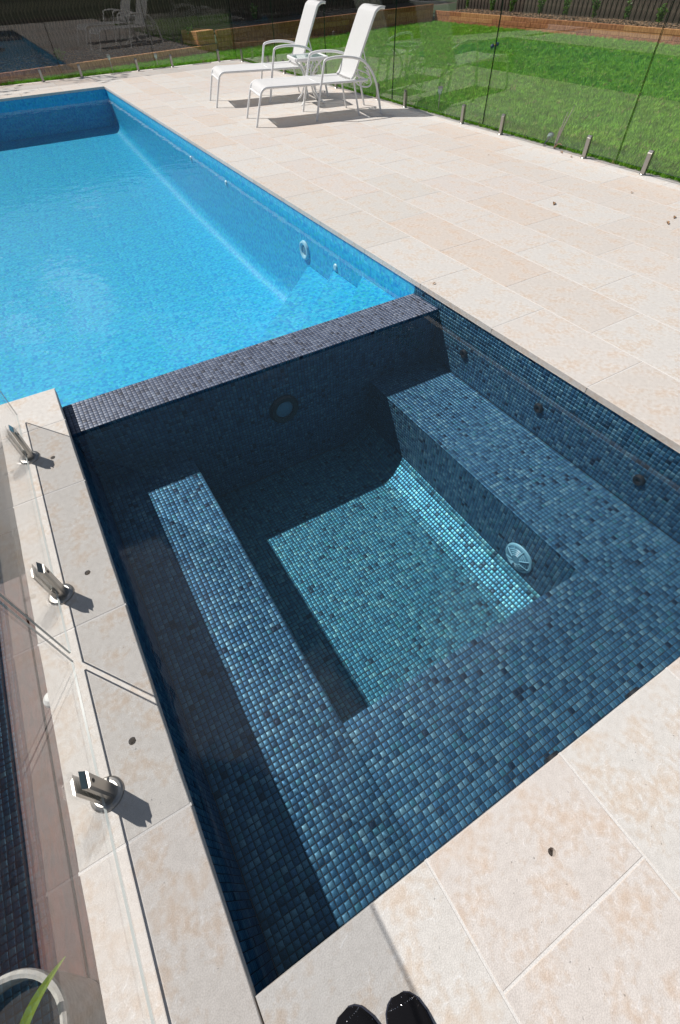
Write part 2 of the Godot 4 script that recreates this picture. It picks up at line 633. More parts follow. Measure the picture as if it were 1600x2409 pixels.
var deck: Node3D
var joints: SurfaceTool
func paver(x0: float, x1: float, z0: float, z1: float, tone := -1, hole := Vector2.INF, hr := 0.011) -> void:
	var g := 0.0019
	var st := start()
	var c := Vector2((x0 + x1) * 0.5, (z0 + z1) * 0.5)
	slab(st, x0 + g - c.x, x1 - g - c.x, z0 + g - c.y, z1 - g - c.y, 0.038, hole - c if hole != Vector2.INF else hole, hr)
	var y := -0.0014
	for k in [[x0 - 0.001, x1 + 0.001, z0, z0 + g + 0.003], [x0 - 0.001, x1 + 0.001, z1 - g - 0.003, z1], [x0, x0 + g + 0.003, z0, z1], [x1 - g - 0.003, x1, z0, z1]]:
		if k[0] > -0.31 and k[1] < 2.31 and k[2] < 0.04 or k[1] < 2.4 and k[1] > 2.31 and k[0] < 2.32 and k[3] - k[2] > 0.1 or k[3] < 0.05 and k[3] > 0.03 and k[2] > 0.03 and k[1] - k[0] > 0.1 or k[0] > -0.325 and k[1] < -0.31 or k[1] < -0.64 and k[0] > -0.65:
			continue
		y -= 0.00007
		quad(joints, Vector3(k[0], y, k[2]), Vector3(k[1], y, k[2]), Vector3(k[1], y, k[3]), Vector3(k[0], y, k[3]), Vector3.UP)
	var pick: int = [0, 0, 1, 2, 2, 3, 4, 5, 5, 0][rng.randi() % 10] if tone < 0 else tone
	var o := part("paver", st, M["travertine_%d" % (pick * 2 + rng.randi() % 2)], deck)
	o.position = Vector3(c.x, rng.randf_range(-0.0003, 0.0003), c.y)
	o.rotation = Vector3(rng.randf_range(-0.0004, 0.0004), 0, rng.randf_range(-0.0004, 0.0004))

func make_deck() -> void:
	deck = thing("deck")
	joints = start()
	tag(deck, "cream travertine paving and coping around the pool and spa", "paving", "", "structure")
	# bedding under the slabs
	var st := start()
	box(st, Vector3(2.34, -0.6, -15.05), Vector3(5.925, -0.0362, 2.2))
	box(st, Vector3(-4.9, -0.6, -15.05), Vector3(2.336, -0.0362, -13.48))
	box(st, Vector3(-0.62, -0.9, 0.055), Vector3(2.336, -0.0362, 2.2))
	box(st, Vector3(-0.62, -0.9, -2.88), Vector3(-0.335, -0.0362, 0.051))
	box(st, Vector3(-1.7, -0.9, -2.882), Vector3(-0.623, -0.0362, -2.6))
	box(st, Vector3(-4.9, -0.6, -13.476), Vector3(-1.72, -0.0362, -2.6))
	part("bedding", st, M.grout, deck)
	# right-hand field: rows run along z, half bond
	var rows := 8
	for r in rows:
		var x0 := 2.318 + PAVER_W * r
		var x1 := minf(x0 + PAVER_W, 5.935)
		if x1 - x0 < 0.03:
			continue
		var first := -2.785 + (0.4 if r % 2 == 1 else 0.0)
		first -= PAVER_L * 16
		var z := first
		while z < 2.2:
			var a := maxf(z, -15.07)
			var b := minf(z + PAVER_L, 2.2)
			if b - a > 0.05:
				paver(x0, x1, a, b)
			z += PAVER_L
	# far end
	for r in 4:
		var z1 := -13.46 - 0.42 * r
		var z0 := maxf(z1 - 0.42, -15.07)
		if z1 - z0 < 0.03:
			continue
		var x := 2.318
		if r % 2 == 1:
			paver(1.925, 2.318, z0, z1)
			x = 1.925
		while x > -4.8:
			paver(maxf(x - PAVER_L, -4.9), x, z0, z1)
			x -= PAVER_L
	# near side: columns, a cut piece against the water in every second one
	for c in 6:
		var x0 := -0.317 + 0.524 * c
		var x1 := minf(x0 + 0.524, 2.318)
		if x1 - x0 < 0.04:
			continue
		if c % 2 == 1:
			paver(x0, x1, 0.04, 0.345, 2, Vector2(0.520, 0.2075) if c == 1 else Vector2.INF)
			paver(x0, x1, 0.345, 1.13, 2)
			paver(x0, x1, 1.13, 2.2)
		else:
			paver(x0, x1, 0.04, 0.76, 0)
			paver(x0, x1, 0.76, 1.55)
			paver(x0, x1, 1.55, 2.2)
	# narrow coping between spa and lower level
	var zs := [-2.91, -2.56, -2.01, -1.214, -0.428, 0.36, 1.145, 2.2]
	var holes := [Vector2.INF, Vector2(-0.426, -2.268), Vector2(-0.4165, -1.446), Vector2(-0.4245, -0.696), Vector2.INF, Vector2.INF, Vector2.INF]
	for i in 7:
		paver(-0.645, -0.317, zs[i], zs[i + 1], [0, 3, 3, 3, 5, 3, 0][i], holes[i], 0.0125)
	# coping along the near end of the pool, left of the spa
	var x := -0.645
	while x > -4.8:
		paver(maxf(x - PAVER_L, -4.9), x, -2.91, -2.56, 3)
		x -= PAVER_L
	x = -1.70
	# left side of the pool
	for k in 14:
		paver(-2.187, -1.70, -13.46 + k * 0.7537, -13.46 + (k + 1) * 0.7537)
	part("grout_joints", joints, M.grout, deck)
	# mortar haunch beyond the slabs, under the glass fences
	st = start()
	soft_box(st, Vector3(5.937, -0.12, -15.14), Vector3(6.0, -0.006, 2.2), 0.004)
	soft_box(st, Vector3(-4.9, -0.12, -15.16), Vector3(5.935, -0.006, -15.073), 0.004)
	part("concrete_edge", st, M.concrete, deck)

# ------------------------------------------------------------------ pool

func make_pool() -> void:
	var pool := thing("pool")
	tag(pool, "swimming pool lined with bright blue mosaic", "pool", "", "structure")
	var top := -0.0385
	var band := -0.30
	var x0 := -1.71
	var x1 := 2.33
	var zf := -13.47
	var zn := -2.862
	# floor: level near the spa, rising to the far end
	var st := start()
	var line := [Vector2(zn, -1.10), Vector2(-6.0, -1.12), Vector2(-8.5, -1.02), Vector2(-13.1, -0.68), Vector2(zf, -0.62)]
	for i in line.size() - 1:
		var a: Vector2 = line[i]
		var b: Vector2 = line[i + 1]
		quad(st, Vector3(x0, a.y, a.x), Vector3(x1 - 0.16, a.y, a.x), Vector3(x1 - 0.16, b.y, b.x), Vector3(x0, b.y, b.x), Vector3.UP)
		# cove along the right-hand wall
		var steps := 9
		for k in steps:
			var f := float(k) / steps * PI / 2
			var g := float(k + 1) / steps * PI / 2
			quad(st, Vector3(x1 - 0.16 + 0.16 * sin(f), a.y + 0.16 * (1 - cos(f)), a.x), Vector3(x1 - 0.16 + 0.16 * sin(g), a.y + 0.16 * (1 - cos(g)), a.x), Vector3(x1 - 0.16 + 0.16 * sin(g), b.y + 0.16 * (1 - cos(g)), b.x), Vector3(x1 - 0.16 + 0.16 * sin(f), b.y + 0.16 * (1 - cos(f)), b.x), Vector3(-0.5, 1, 0))
	part("pool_floor", st, M.pool_tile, pool)
	st = start()
	quad(st, Vector3(x1, band, zf), Vector3(x1, band, zn), Vector3(x1, -1.3, zn), Vector3(x1, -1.3, zf), Vector3.LEFT)
	quad(st, Vector3(x0, band, zf), Vector3(x0, band, zn), Vector3(x0, -1.3, zn), Vector3(x0, -1.3, zf), Vector3.RIGHT)
	quad(st, Vector3(x0, band, zf), Vector3(x1, band, zf), Vector3(x1, -1.3, zf), Vector3(x0, -1.3, zf), Vector3.BACK)
	quad(st, Vector3(x0, band, zn), Vector3(x1, band, zn), Vector3(x1, -1.3, zn), Vector3(x0, -1.3, zn), Vector3.FORWARD)
	part("pool_wall", st, M.pool_tile, pool)
	st = start()
	quad(st, Vector3(x1, top, zf), Vector3(x1, top, zn), Vector3(x1, band, zn), Vector3(x1, band, zf), Vector3.LEFT)
	quad(st, Vector3(x0, top, zf), Vector3(x0, top, zn), Vector3(x0, band, zn), Vector3(x0, band, zf), Vector3.RIGHT)
	quad(st, Vector3(x0, top, zf), Vector3(x1, top, zf), Vector3(x1, band, zf), Vector3(x0, band, zf), Vector3.BACK)
	quad(st, Vector3(x0, top, zn - 0.02), Vector3(-0.335, top, zn - 0.02), Vector3(-0.335, band, zn - 0.02), Vector3(x0, band, zn - 0.02), Vector3.FORWARD)
	quad(st, Vector3(-0.33, -0.13, zn - 0.001), Vector3(x1, -0.13, zn - 0.001), Vector3(x1, band, zn - 0.001), Vector3(-0.33, band, zn - 0.001), Vector3.FORWARD)
	part("waterline_band", st, M.pool_tile, pool)
	# three corner steps with slanting fronts, between spill wall and right-hand wall
	var depth := [0.012, 0.745, 1.28, 1.82]
	var level := [0.0, -0.242, -0.383, -0.518]
	var zc := zn - 0.004
	var xc := x1 - 0.003
	for k in range(1, 4):
		st = start()
		var p := [Vector2(xc, zc - depth[k - 1]), Vector2(xc, zc - depth[k]), Vector2(xc - depth[k] * 0.98, zc), Vector2(xc - depth[k - 1] * 0.98, zc)]
		var y: float = level[k]
		quad(st, Vector3(p[0].x, y, p[0].y), Vector3(p[1].x, y, p[1].y), Vector3(p[2].x, y, p[2].y), Vector3(p[3].x, y, p[3].y), Vector3.UP)
		quad(st, Vector3(p[1].x, y, p[1].y), Vector3(p[2].x, y, p[2].y), Vector3(p[2].x, -1.14, p[2].y), Vector3(p[1].x, -1.14, p[1].y), Vector3(-1, 0, -1))
		part("pool_step", st, M.pool_tile, pool)
	# fittings in the right-hand wall
	var ring := start()
	var face := Transform3D(Basis(Vector3(0, 1, 0), Vector3(-1, 0, 0), Vector3(0, 0, 1)), Vector3.ZERO)
	lathe(ring, [Vector2(0.05, 0.004), Vector2(0.054, 0.018), Vector2(0.075, 0.026), Vector2(0.09, 0.020), Vector2(0.095, 0.0)], 28, face)
	var r := part("wall_light_ring", ring, M.pool_plastic, pool)
	r.position = Vector3(2.329, -0.385, -4.75)
	var lens := start()
	lathe(lens, [Vector2(0.0, 0.012), Vector2(0.04, 0.009), Vector2(0.056, 0.002)], 24, face)
	part("lens", lens, M.dome, r)
	for p in [Vector3(2.329, -0.335, -4.10), Vector3(2.329, -0.255, -6.92), Vector3(2.329, -0.25, -8.3)]:
		var s := start()
		lathe(s, [Vector2(0.0, 0.012), Vector2(0.012, 0.016), Vector2(0.026, 0.014), Vector2(0.034, 0.0)], 18, face)
		part("return_inlet", s, M.pool_plastic, pool).position = p
	# the water
	st = start()
	sheet(st, x0, x1, zf, zn, WATER)
	var w := single("pool_water", st, M.pool_water)
	tag(w, "clear rippled water surface of the big blue pool", "water", "", "structure")

# ------------------------------------------------------------------ spa

# slate-blue glazed tiles on benches and walls; floor blend lighter and greener, sunlight and water depth painted in
const SPA_TONES := [
	[0.060, 0.190, 0.325], [0.048, 0.160, 0.290], [0.072, 0.212, 0.345], [0.100, 0.255, 0.385],
	[0.037, 0.126, 0.240], [0.140, 0.31, 0.425], [0.027, 0.088, 0.170], [0.017, 0.042, 0.085], [0.055, 0.200, 0.295], [0.055, 0.172, 0.320]]
const LIT_FLOOR_TONES := [
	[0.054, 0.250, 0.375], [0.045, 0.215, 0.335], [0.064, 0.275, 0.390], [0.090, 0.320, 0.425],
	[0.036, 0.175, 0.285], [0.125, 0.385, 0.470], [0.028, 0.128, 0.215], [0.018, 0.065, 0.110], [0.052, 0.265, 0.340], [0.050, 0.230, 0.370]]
const SPILL_TONES := [
	[0.100, 0.138, 0.232], [0.130, 0.172, 0.270], [0.083, 0.116, 0.196], [0.168, 0.212, 0.312],
	[0.062, 0.087, 0.158], [0.116, 0.153, 0.248], [0.030, 0.041, 0.076], [0.215, 0.26, 0.36], [0.048, 0.068, 0.124], [0.128, 0.168, 0.265]]

func tone_of() -> int:
	var v := rng.randf()
	if v < 0.50:
		return rng.randi() % 3
	if v < 0.62:
		return 3
	if v < 0.76:
		return 4
	if v < 0.82:
		return 5
	if v < 0.88:
		return 6
	if v < 0.90:
		return 7
	return 8 + rng.randi() % 2

# one little glazed tile, lying in x-z with its face up
func tile_mesh(tone: Array) -> ArrayMesh:
	var st := start()
	st.set_color(Color(tone[0], tone[1], tone[2]))
	var h := 0.0114
	var e := 0.0026
	var d := 0.0035
	var f := [[-1, -1], [1, -1], [1, 1], [-1, 1]]
	var a := []
	var b := []
	var c := []
	var na := []
	var nb := []
	for k in f:
		a.append(Vector3(k[0] * (h - e), 0, k[1] * (h - e)))
		b.append(Vector3(k[0] * h, -0.0019, k[1] * h))
		c.append(Vector3(k[0] * h, -d, k[1] * h))
		na.append(Vector3(k[0] * 0.17, 1, k[1] * 0.17).normalized())
		nb.append(Vector3(k[0] * 0.75, 0.75, k[1] * 0.75).normalized())
	# a slightly cushioned face and rounded edges
	tri(st, a[0], a[1], a[2], na[0], na[1], na[2])
	tri(st, a[0], a[2], a[3], na[0], na[2], na[3])
	for i in 4:
		var j := (i + 1) % 4
		var out: Vector3 = a[i] + a[j]
		var n1 := (out.normalized() * 1.2 + Vector3.UP).normalized()
		var n0 := (out.normalized() * 0.24 + Vector3.UP).normalized()
		tri(st, a[i], a[j], b[j], n0, n0, n1)
		tri(st, a[i], b[j], b[i], n0, n1, n1)
		quad(st, b[i], b[j], c[j], c[i], out)
	return st.commit()

# lays tiles over a rectangle from o along u and v; list collects [transform, tone]
func lay(list: Array, o: Vector3, u: Vector3, v: Vector3, lu: float, lv: float, face: Vector3, waver := 0.0, tilt := 0.012) -> void:
	var nu := int(round(lu / TILE))
	var nv := int(round(lv / TILE))
	var su := lu / nu
	var sv := lv / nv
	var sheets := {}
	for i in nu:
		for j in nv:
			var key := Vector2i(i / 12, j / 12)
			if not sheets.has(key):
				sheets[key] = [rng.randf_range(-0.0009, 0.0009), rng.randf_range(-0.0009, 0.0009), rng.randf_range(-0.006, 0.006), rng.randf_range(-0.006, 0.006)]
			var sheet_: Array = sheets[key]
			var p := o + u * (su * (i + 0.5)) + v * (sv * (j + 0.5))
			if waver > 0.0:
				p += u * sway.get_noise_3d(p.x * 100, p.y * 100, p.z * 100) * waver + v * sway.get_noise_3d(p.x * 100 + 500, p.y * 100, p.z * 100) * waver
			p += face * rng.randf_range(-0.0005, 0.0004) + u * float(sheet_[0]) + v * float(sheet_[1])
			var b := Basis(u, face, u.cross(face))
			b = b * Basis.from_euler(Vector3(float(sheet_[2]) + rng.randf_range(-tilt, tilt), (rng.randi() % 4) * PI / 2 + rng.randf_range(-0.012, 0.012), rng.randf_range(-tilt, tilt)))
			list.append([Transform3D(b.scaled_local(Vector3(su / TILE, 1, su / TILE)), p), tone_of()])

# the 300 that show largest become parts of their own, the rest one mass of small tiles
func settle(list: Array, tones: Array, m: Material, owner_: Node3D, seen_through: Callable) -> void:
	var meshes := []
	for t in tones:
		meshes.append(tile_mesh(t))
	var order := []
	var inv := cam.transform.affine_inverse()
	var ty := tan(deg_to_rad(cam.fov) / 2)
	for i in list.size():
		var p: Vector3 = list[i][0].origin
		var q := inv * p
		if q.z > -0.1 or absf(q.y / q.z) > ty or absf(q.x / q.z) > ty * 680.0 / 1024.0:
			continue
		var face: Vector3 = list[i][0].basis.y.normalized()
		var look := (EYE - p)
		var size := face.dot(look.normalized()) / look.length_squared()
		if size <= 0.0 or not seen_through.call(p):
			continue
		order.append([size, i])
	order.sort_custom(func(a, b): return a[0] > b[0])
	var chosen := {}
	for k in mini(300, order.size()):
		chosen[order[k][1]] = true
	var rest := []
	for i in list.size():
		if chosen.has(i):
			var o := part("tile", meshes[list[i][1]], m, owner_)
			o.transform = list[i][0]
		else:
			rest.append(list[i])
	var mm := MultiMesh.new()
	mm.transform_format = MultiMesh.TRANSFORM_3D
	mm.use_colors = true
	mm.mesh = tile_mesh([1.0, 1.0, 1.0])
	mm.instance_count = rest.size()
	for i in rest.size():
		var c: Array = tones[rest[i][1]]
		mm.set_instance_transform(i, rest[i][0])
		mm.set_instance_color(i, Color(c[0], c[1], c[2]))
	var many := MultiMeshInstance3D.new()
	many.name = "mosaic"
	many.multimesh = mm
	many.material_override = m
	many.set_meta("kind", "stuff")
	owner_.add_child(many, true)

func make_spa() -> void:
	sway.seed = 4
	sway.frequency = 0.10
	sway.noise_type = FastNoiseLite.TYPE_SIMPLEX_SMOOTH
	var spa := thing("spa")
	tag(spa, "square spa lined with dark blue mosaic, benches on three sides", "spa", "", "structure")
	var x0 := -0.33
	var x1 := 2.33
	var z0 := -2.557
	var z1 := 0.052
	var bl := 0.25       # inner edges of the benches
	var br := 1.72
	var bf := -0.51
	var top := -0.0385
	var X := Vector3.RIGHT
	var Y := Vector3.UP
	var Z := Vector3.BACK
	var d := 0.0022      # tiles stand this far in front of the grout bed
	var cove := [Vector2(1.50, SPA_FLOOR), Vector2(1.549, SPA_FLOOR + 0.011), Vector2(1.596, SPA_FLOOR + 0.032), Vector2(1.641, SPA_FLOOR + 0.060), Vector2(1.684, SPA_FLOOR + 0.088), Vector2(br, SPA_FLOOR + 0.125)]
	# grout bed, shell of the spa
	var st := start()
	quad(st, Vector3(bl, SPA_FLOOR - d, z0), Vector3(cove[0].x, SPA_FLOOR - d, z0), Vector3(cove[0].x, SPA_FLOOR - d, bf), Vector3(bl, SPA_FLOOR - d, bf), Y)
	for i in cove.size() - 1:
		var a: Vector2 = cove[i]
		var b: Vector2 = cove[i + 1]
		var n := Vector2(-(b - a).y, (b - a).x).normalized() * d
		quad(st, Vector3(a.x - n.x, a.y - n.y, z0), Vector3(b.x - n.x, b.y - n.y, z0), Vector3(b.x - n.x, b.y - n.y, bf), Vector3(a.x - n.x, a.y - n.y, bf), Vector3(-1, 1, 0))
	part("footwell_floor", st, M.spa_grout, spa)
	st = start()
	sheet(st, x0, bl, z0, z1, BENCH - d)
	sheet(st, br, x1, z0, z1, BENCH - d)
	sheet(st, bl, br, bf, z1, BENCH - d)
	quad(st, Vector3(bl - d, BENCH - d, z0), Vector3(bl - d, BENCH - d, bf), Vector3(bl - d, SPA_FLOOR - 0.01, bf), Vector3(bl - d, SPA_FLOOR - 0.01, z0), X)
	quad(st, Vector3(br + d, BENCH - d, z0), Vector3(br + d, BENCH - d, bf), Vector3(br + d, SPA_FLOOR, bf), Vector3(br + d, SPA_FLOOR, z0), -X)
	quad(st, Vector3(bl, BENCH - d, bf + d), Vector3(br, BENCH - d, bf + d), Vector3(br, SPA_FLOOR - 0.01, bf + d), Vector3(bl, SPA_FLOOR - 0.01, bf + d), -Z)
	part("bench", st, M.spa_grout, spa)
	st = start()
	quad(st, Vector3(x1 + d, top, z0), Vector3(x1 + d, top, z1), Vector3(x1 + d, BENCH - 0.01, z1), Vector3(x1 + d, BENCH - 0.01, z0), -X)
	quad(st, Vector3(x0 - d, top, z0 - 0.31), Vector3(x0 - d, top, z1), Vector3(x0 - d, BENCH - 0.01, z1), Vector3(x0 - d, BENCH - 0.01, z0 - 0.31), X)
	quad(st, Vector3(x0, top, z1 + d), Vector3(x1, top, z1 + d), Vector3(x1, BENCH - 0.01, z1 + d), Vector3(x0, BENCH - 0.01, z1 + d), -Z)
	quad(st, Vector3(x1 + d, top, z0 - 0.31), Vector3(x1 + d, top, z0), Vector3(x1 + d, -0.2, z0), Vector3(x1 + d, -0.2, z0 - 0.31), -X)
	part("spa_wall", st, M.spa_grout, spa)
	# tiles
	var list := []
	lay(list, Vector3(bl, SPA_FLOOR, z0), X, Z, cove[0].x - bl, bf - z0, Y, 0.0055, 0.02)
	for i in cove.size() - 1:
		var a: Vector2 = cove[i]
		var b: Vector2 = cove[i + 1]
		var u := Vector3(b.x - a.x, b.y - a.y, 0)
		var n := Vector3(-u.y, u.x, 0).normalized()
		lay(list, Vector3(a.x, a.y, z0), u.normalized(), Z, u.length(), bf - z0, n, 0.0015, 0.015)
	for t in list:  # floor and cove take the tones that carry painted light and depth
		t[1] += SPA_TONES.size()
	lay(list, Vector3(x0, BENCH, z0), X, Z, bl - x0, z1 - z0, Y, 0.0026)
	lay(list, Vector3(br, BENCH, z0), X, Z, x1 - br, z1 - z0, Y, 0.0026)
	lay(list, Vector3(bl, BENCH, bf), X, Z, br - bl, z1 - bf, Y, 0.0026)
	lay(list, Vector3(br, SPA_FLOOR + 0.125, z0), Y, Z, BENCH - SPA_FLOOR - 0.125, bf - z0, -X, 0.0016)
	lay(list, Vector3(bl, SPA_FLOOR, z0), Y, Z, BENCH - SPA_FLOOR, bf - z0, X, 0.0016)
	lay(list, Vector3(bl, SPA_FLOOR, bf), X, Y, br - bl, BENCH - SPA_FLOOR, -Z, 0.0016)
	lay(list, Vector3(x1, BENCH, z0), Y, Z, top - BENCH, z1 - z0, -X)
	lay(list, Vector3(x0, BENCH, z0), Y, Z, top - BENCH, z1 - z0, X)
	lay(list, Vector3(x0, BENCH, z1), X, Y, x1 - x0, top - BENCH, -Z)
	lay(list, Vector3(x1, -0.2, z0 - 0.305), Y, Z, top + 0.2, 0.305, -X)
	lay(list, Vector3(x0, -0.2, z0 - 0.305), Y, Z, top + 0.2, 0.305, X)
	lay(list, Vector3(x0, SPA_FLOOR, z0), X, Y, x1 - x0, -0.106 - SPA_FLOOR, Z, 0.001)
	var through := func(p: Vector3) -> bool:
		var f := EYE.y / (EYE.y - p.y)
		var g := EYE.lerp(p, f)
		if g.x < -0.30 or g.x > 2.30 or g.z > 0.02:
			return false
		if p.y < -0.9:
			var h := EYE.lerp(p, (EYE.y - BENCH) / (EYE.y - p.y))
			return h.x > bl and h.z < bf
		return true
	settle(list, SPA_TONES + LIT_FLOOR_TONES, M.spa_tile, spa, through)
	# jets in the right-hand wall
	var face := Transform3D(Basis(Vector3(0, 1, 0), Vector3(-1, 0, 0), Vector3(0, 0, 1)), Vector3.ZERO)
	for p in [Vector3(x1 - 0.001, -0.312, -1.465), Vector3(x1 - 0.001, -0.318, -0.707), Vector3(x1 - 0.001, -0.30, -2.21)]:
		var s := start()
		lathe(s, [Vector2(0.011, 0.003), Vector2(0.013, 0.014), Vector2(0.026, 0.017), Vector2(0.033, 0.012), Vector2(0.035, 0.0)], 20, face)
		var j := part("jet", s, M.black_plastic, spa)
		j.position = p
		var e := start()
		lathe(e, [Vector2(0.0, 0.006), Vector2(0.010, 0.004)], 14, face)
		part("eyeball", e, M.dark_steel, j)
	# jets just under the near edge
	for x in [0.83, 1.28]:
		var s := start()
		lathe(s, [Vector2(0.0, 0.012), Vector2(0.03, 0.016), Vector2(0.04, 0.0)], 18, Transform3D(Basis(Vector3(1, 0, 0), Vector3(0, 0, -1), Vector3(0, 1, 0)), Vector3.ZERO))
		part("jet", s, M.black_plastic, spa).position = Vector3(x, -0.3, z1 - 0.001)
	# domed suction cover on the riser of the right-hand bench
	var cover := Node3D.new()
	cover.name = "suction_cover"
	spa.add_child(cover, true)
	cover.position = Vector3(br - 0.002, -0.795, -0.84)
	cover.basis = face.basis
	var s := start()
	lathe(s, [Vector2(0.0, 0.030), Vector2(0.03, 0.028), Vector2(0.06, 0.021), Vector2(0.088, 0.009)], 32)
	part("plate", s, M.dome, cover)
	s = start()
	lathe(s, [Vector2(0.086, 0.010), Vector2(0.092, 0.013), Vector2(0.102, 0.009), Vector2(0.105, 0.0)], 36)
	for rr in [0.036, 0.048, 0.060, 0.072]:
		var y: float = 0.031 - rr * rr * 2.6
		lathe(s, [Vector2(rr - 0.0025, y), Vector2(rr, y + 0.003), Vector2(rr + 0.0025, y - 0.001)], 32)
	for k in 8:
		var a := TAU * k / 8 + 0.2
		tube(s, [Vector3(cos(a) * 0.03, 0.031, sin(a) * 0.03), Vector3(cos(a) * 0.06, 0.024, sin(a) * 0.06), Vector3(cos(a) * 0.09, 0.012, sin(a) * 0.09)], 0.0035, 6)
	part("grille", s, M.cover_plastic, cover)
	# round lamp in the spill wall
	s = start()
	var back := Transform3D(Basis(Vector3(1, 0, 0), Vector3(0, 0, 1), Vector3(0, -1, 0)), Vector3.ZERO)
	lathe(s, [Vector2(0.066, 0.004), Vector2(0.07, 0.018), Vector2(0.10, 0.022), Vector2(0.112, 0.012), Vector2(0.115, 0.0)], 32, back)
	var lamp := part("underwater_lamp", s, M.black_plastic, spa)
	lamp.position = Vector3(0.985, -0.47, z0 + 0.002)
	s = start()
	lathe(s, [Vector2(0.0, 0.016), Vector2(0.035, 0.013), Vector2(0.066, 0.005)], 28, back)
	part("lens", s, M.dome, lamp)
	# the water
	st = start()
	sheet(st, x0, x1, z0, z1, WATER + 0.004)
	var w := single("spa_water", st, M.spa_water)
	tag(w, "still clear water surface of the dark tiled spa", "water", "", "structure")

func make_spillway() -> void:
	var wall := thing("spill_wall")
	tag(wall, "low grey mosaic wall between the spa and the pool", "wall", "", "structure")
	var x0 := -0.328
	var x1 := 2.328
	var zb := -2.862
	var zf := -2.557
	var y := -0.103
	var st := start()
	box(st, Vector3(x0, -1.2, zb), Vector3(x1, y - 0.0022, zf - 0.003))
	part("core", st, M.spill_grout, wall)
	var list := []
	lay(list, Vector3(x0, y, zb), Vector3.RIGHT, Vector3.BACK, x1 - x0, zf - zb, Vector3.UP, 0.0, 0.010)
	settle(list, SPILL_TONES, M.spill_tile, wall, func(p: Vector3) -> bool: return p.x > -0.28 and p.y > -0.12)

# ------------------------------------------------------------------ lower level, left

func make_lower_level() -> void:
	var low := thing("lower_deck", Vector3(0, -0.62, 0))
	tag(low, "dark red timber boards below the outer side of the spa coping", "decking", "", "structure")
	var st := start()
	box(st, Vector3(-5.0, -0.25, -2.6), Vector3(-0.62, -0.05, 6.0))
	part("joist_bed", st, M.soil, low)
	for k in 16:
		var b := start()
		soft_box(b, Vector3(-0.140, -0.022, -2.58), Vector3(0, 0, 3.2), 0.003)
		var o := part("board", b, M.merbau, low)
		o.position = Vector3(-0.628 - k * 0.146, 0, 0)
	# rendered face of the spa wall
	st = start()
	box(st, Vector3(-0.627, -0.64, -2.58), Vector3(-0.6215, -0.040, 3.2))
	var face := single("outer_wall", st, M.concrete)
	tag(face, "rendered outer face of the spa wall above the timber boards", "wall", "", "structure")
	# unseen timber screen, added at the left only to shade the boards
	var screen := thing("added_shade_screen", Vector3(-2.05, -0.62, 0))
	tag(screen, "added slatted screen out of view, shading the lower boards left of the spa", "screen")
	for k in 15:
		var b := start()
		soft_box(b, Vector3(-0.012, 0.03 + k * 0.145, -4.6), Vector3(0.012, 0.165 + k * 0.145, -0.95), 0.002)
		part("slat", b, M.merbau, screen)
	for z in [-4.5, -2.8, -1.05]:
		var b := start()
		soft_box(b, Vector3(-0.06, 0, z - 0.035), Vector3(-0.014, 2.2, z + 0.035), 0.003)
		part("post", b, M.merbau, screen)
	# planter
	var pot := thing("planter", Vector3(-0.985, -0.62, -0.19))
	tag(pot, "white glazed pot with strap leaves below the glass fence", "planter")
	st = start()
	lathe(st, [Vector2(0.0, 0.0), Vector2(0.10, 0.0), Vector2(0.115, 0.02), Vector2(0.15, 0.22), Vector2(0.165, 0.36), Vector2(0.172, 0.40), Vector2(0.170, 0.412), Vector2(0.162, 0.418), Vector2(0.152, 0.412), Vector2(0.148, 0.39), Vector2(0.14, 0.33)], 44)
	part("pot", st, M.glazed_pot, pot)
	st = start()
	lathe(st, [Vector2(0.0, 0.355), Vector2(0.06, 0.35), Vector2(0.142, 0.345)], 30)
	part("soil", st, M.potting_soil, pot)
	for k in 8:
		var a := [-0.40, 2.0, 2.4, 2.9, 3.3, 3.7, 4.1, 2.65][k] as float
		var reach := [0.235, 0.2, 0.3, 0.28, 0.3, 0.22, 0.26, 0.25][k] as float
		var tall := [0.20, 0.3, 0.24, 0.3, 0.2, 0.34, 0.22, 0.3][k] as float
		var dir := Vector3(cos(a), 0, sin(a))
		var side := Vector3(-sin(a), 0, cos(a))
		var leaf := start()
		var prev := []
		for i in 9:
			var f := i / 8.0
			var p := Vector3(0, 0.35, 0) + dir * (0.02 + reach * f) + Vector3.UP * (tall * sin(f * 2.0) / sin(2.0) if f < 0.0 else tall * (1.6 * f - 0.75 * f * f))
			var w := 0.016 * (1.0 - pow(f, 2.2)) + 0.001
			var row := [p - side * w + Vector3.UP * w * 0.35, p, p + side * w + Vector3.UP * w * 0.35]
			if not prev.is_empty():
				quad(leaf, prev[0], prev[1], row[1], row[0], Vector3.UP)
				quad(leaf, prev[1], prev[2], row[2], row[1], Vector3.UP)
			prev = row
		part("leaf", leaf, M.strap_leaf, pot)
	# round white fitting at the outer edge of the coping
	var lamp := start()
	lathe(lamp, [Vector2(0.0, 0.03), Vector2(0.018, 0.026), Vector2(0.030, 0.012), Vector2(0.033, 0.0), Vector2(0.028, -0.02), Vector2(0.0, -0.022)], 24)
	var knob := single("round_fitting", lamp, M.white_plastic)
	knob.position = Vector3(-0.655, -0.075, -1.02)
	tag(knob, "small round white fitting at the outer edge of the narrow coping", "fitting")

# ------------------------------------------------------------------ garden

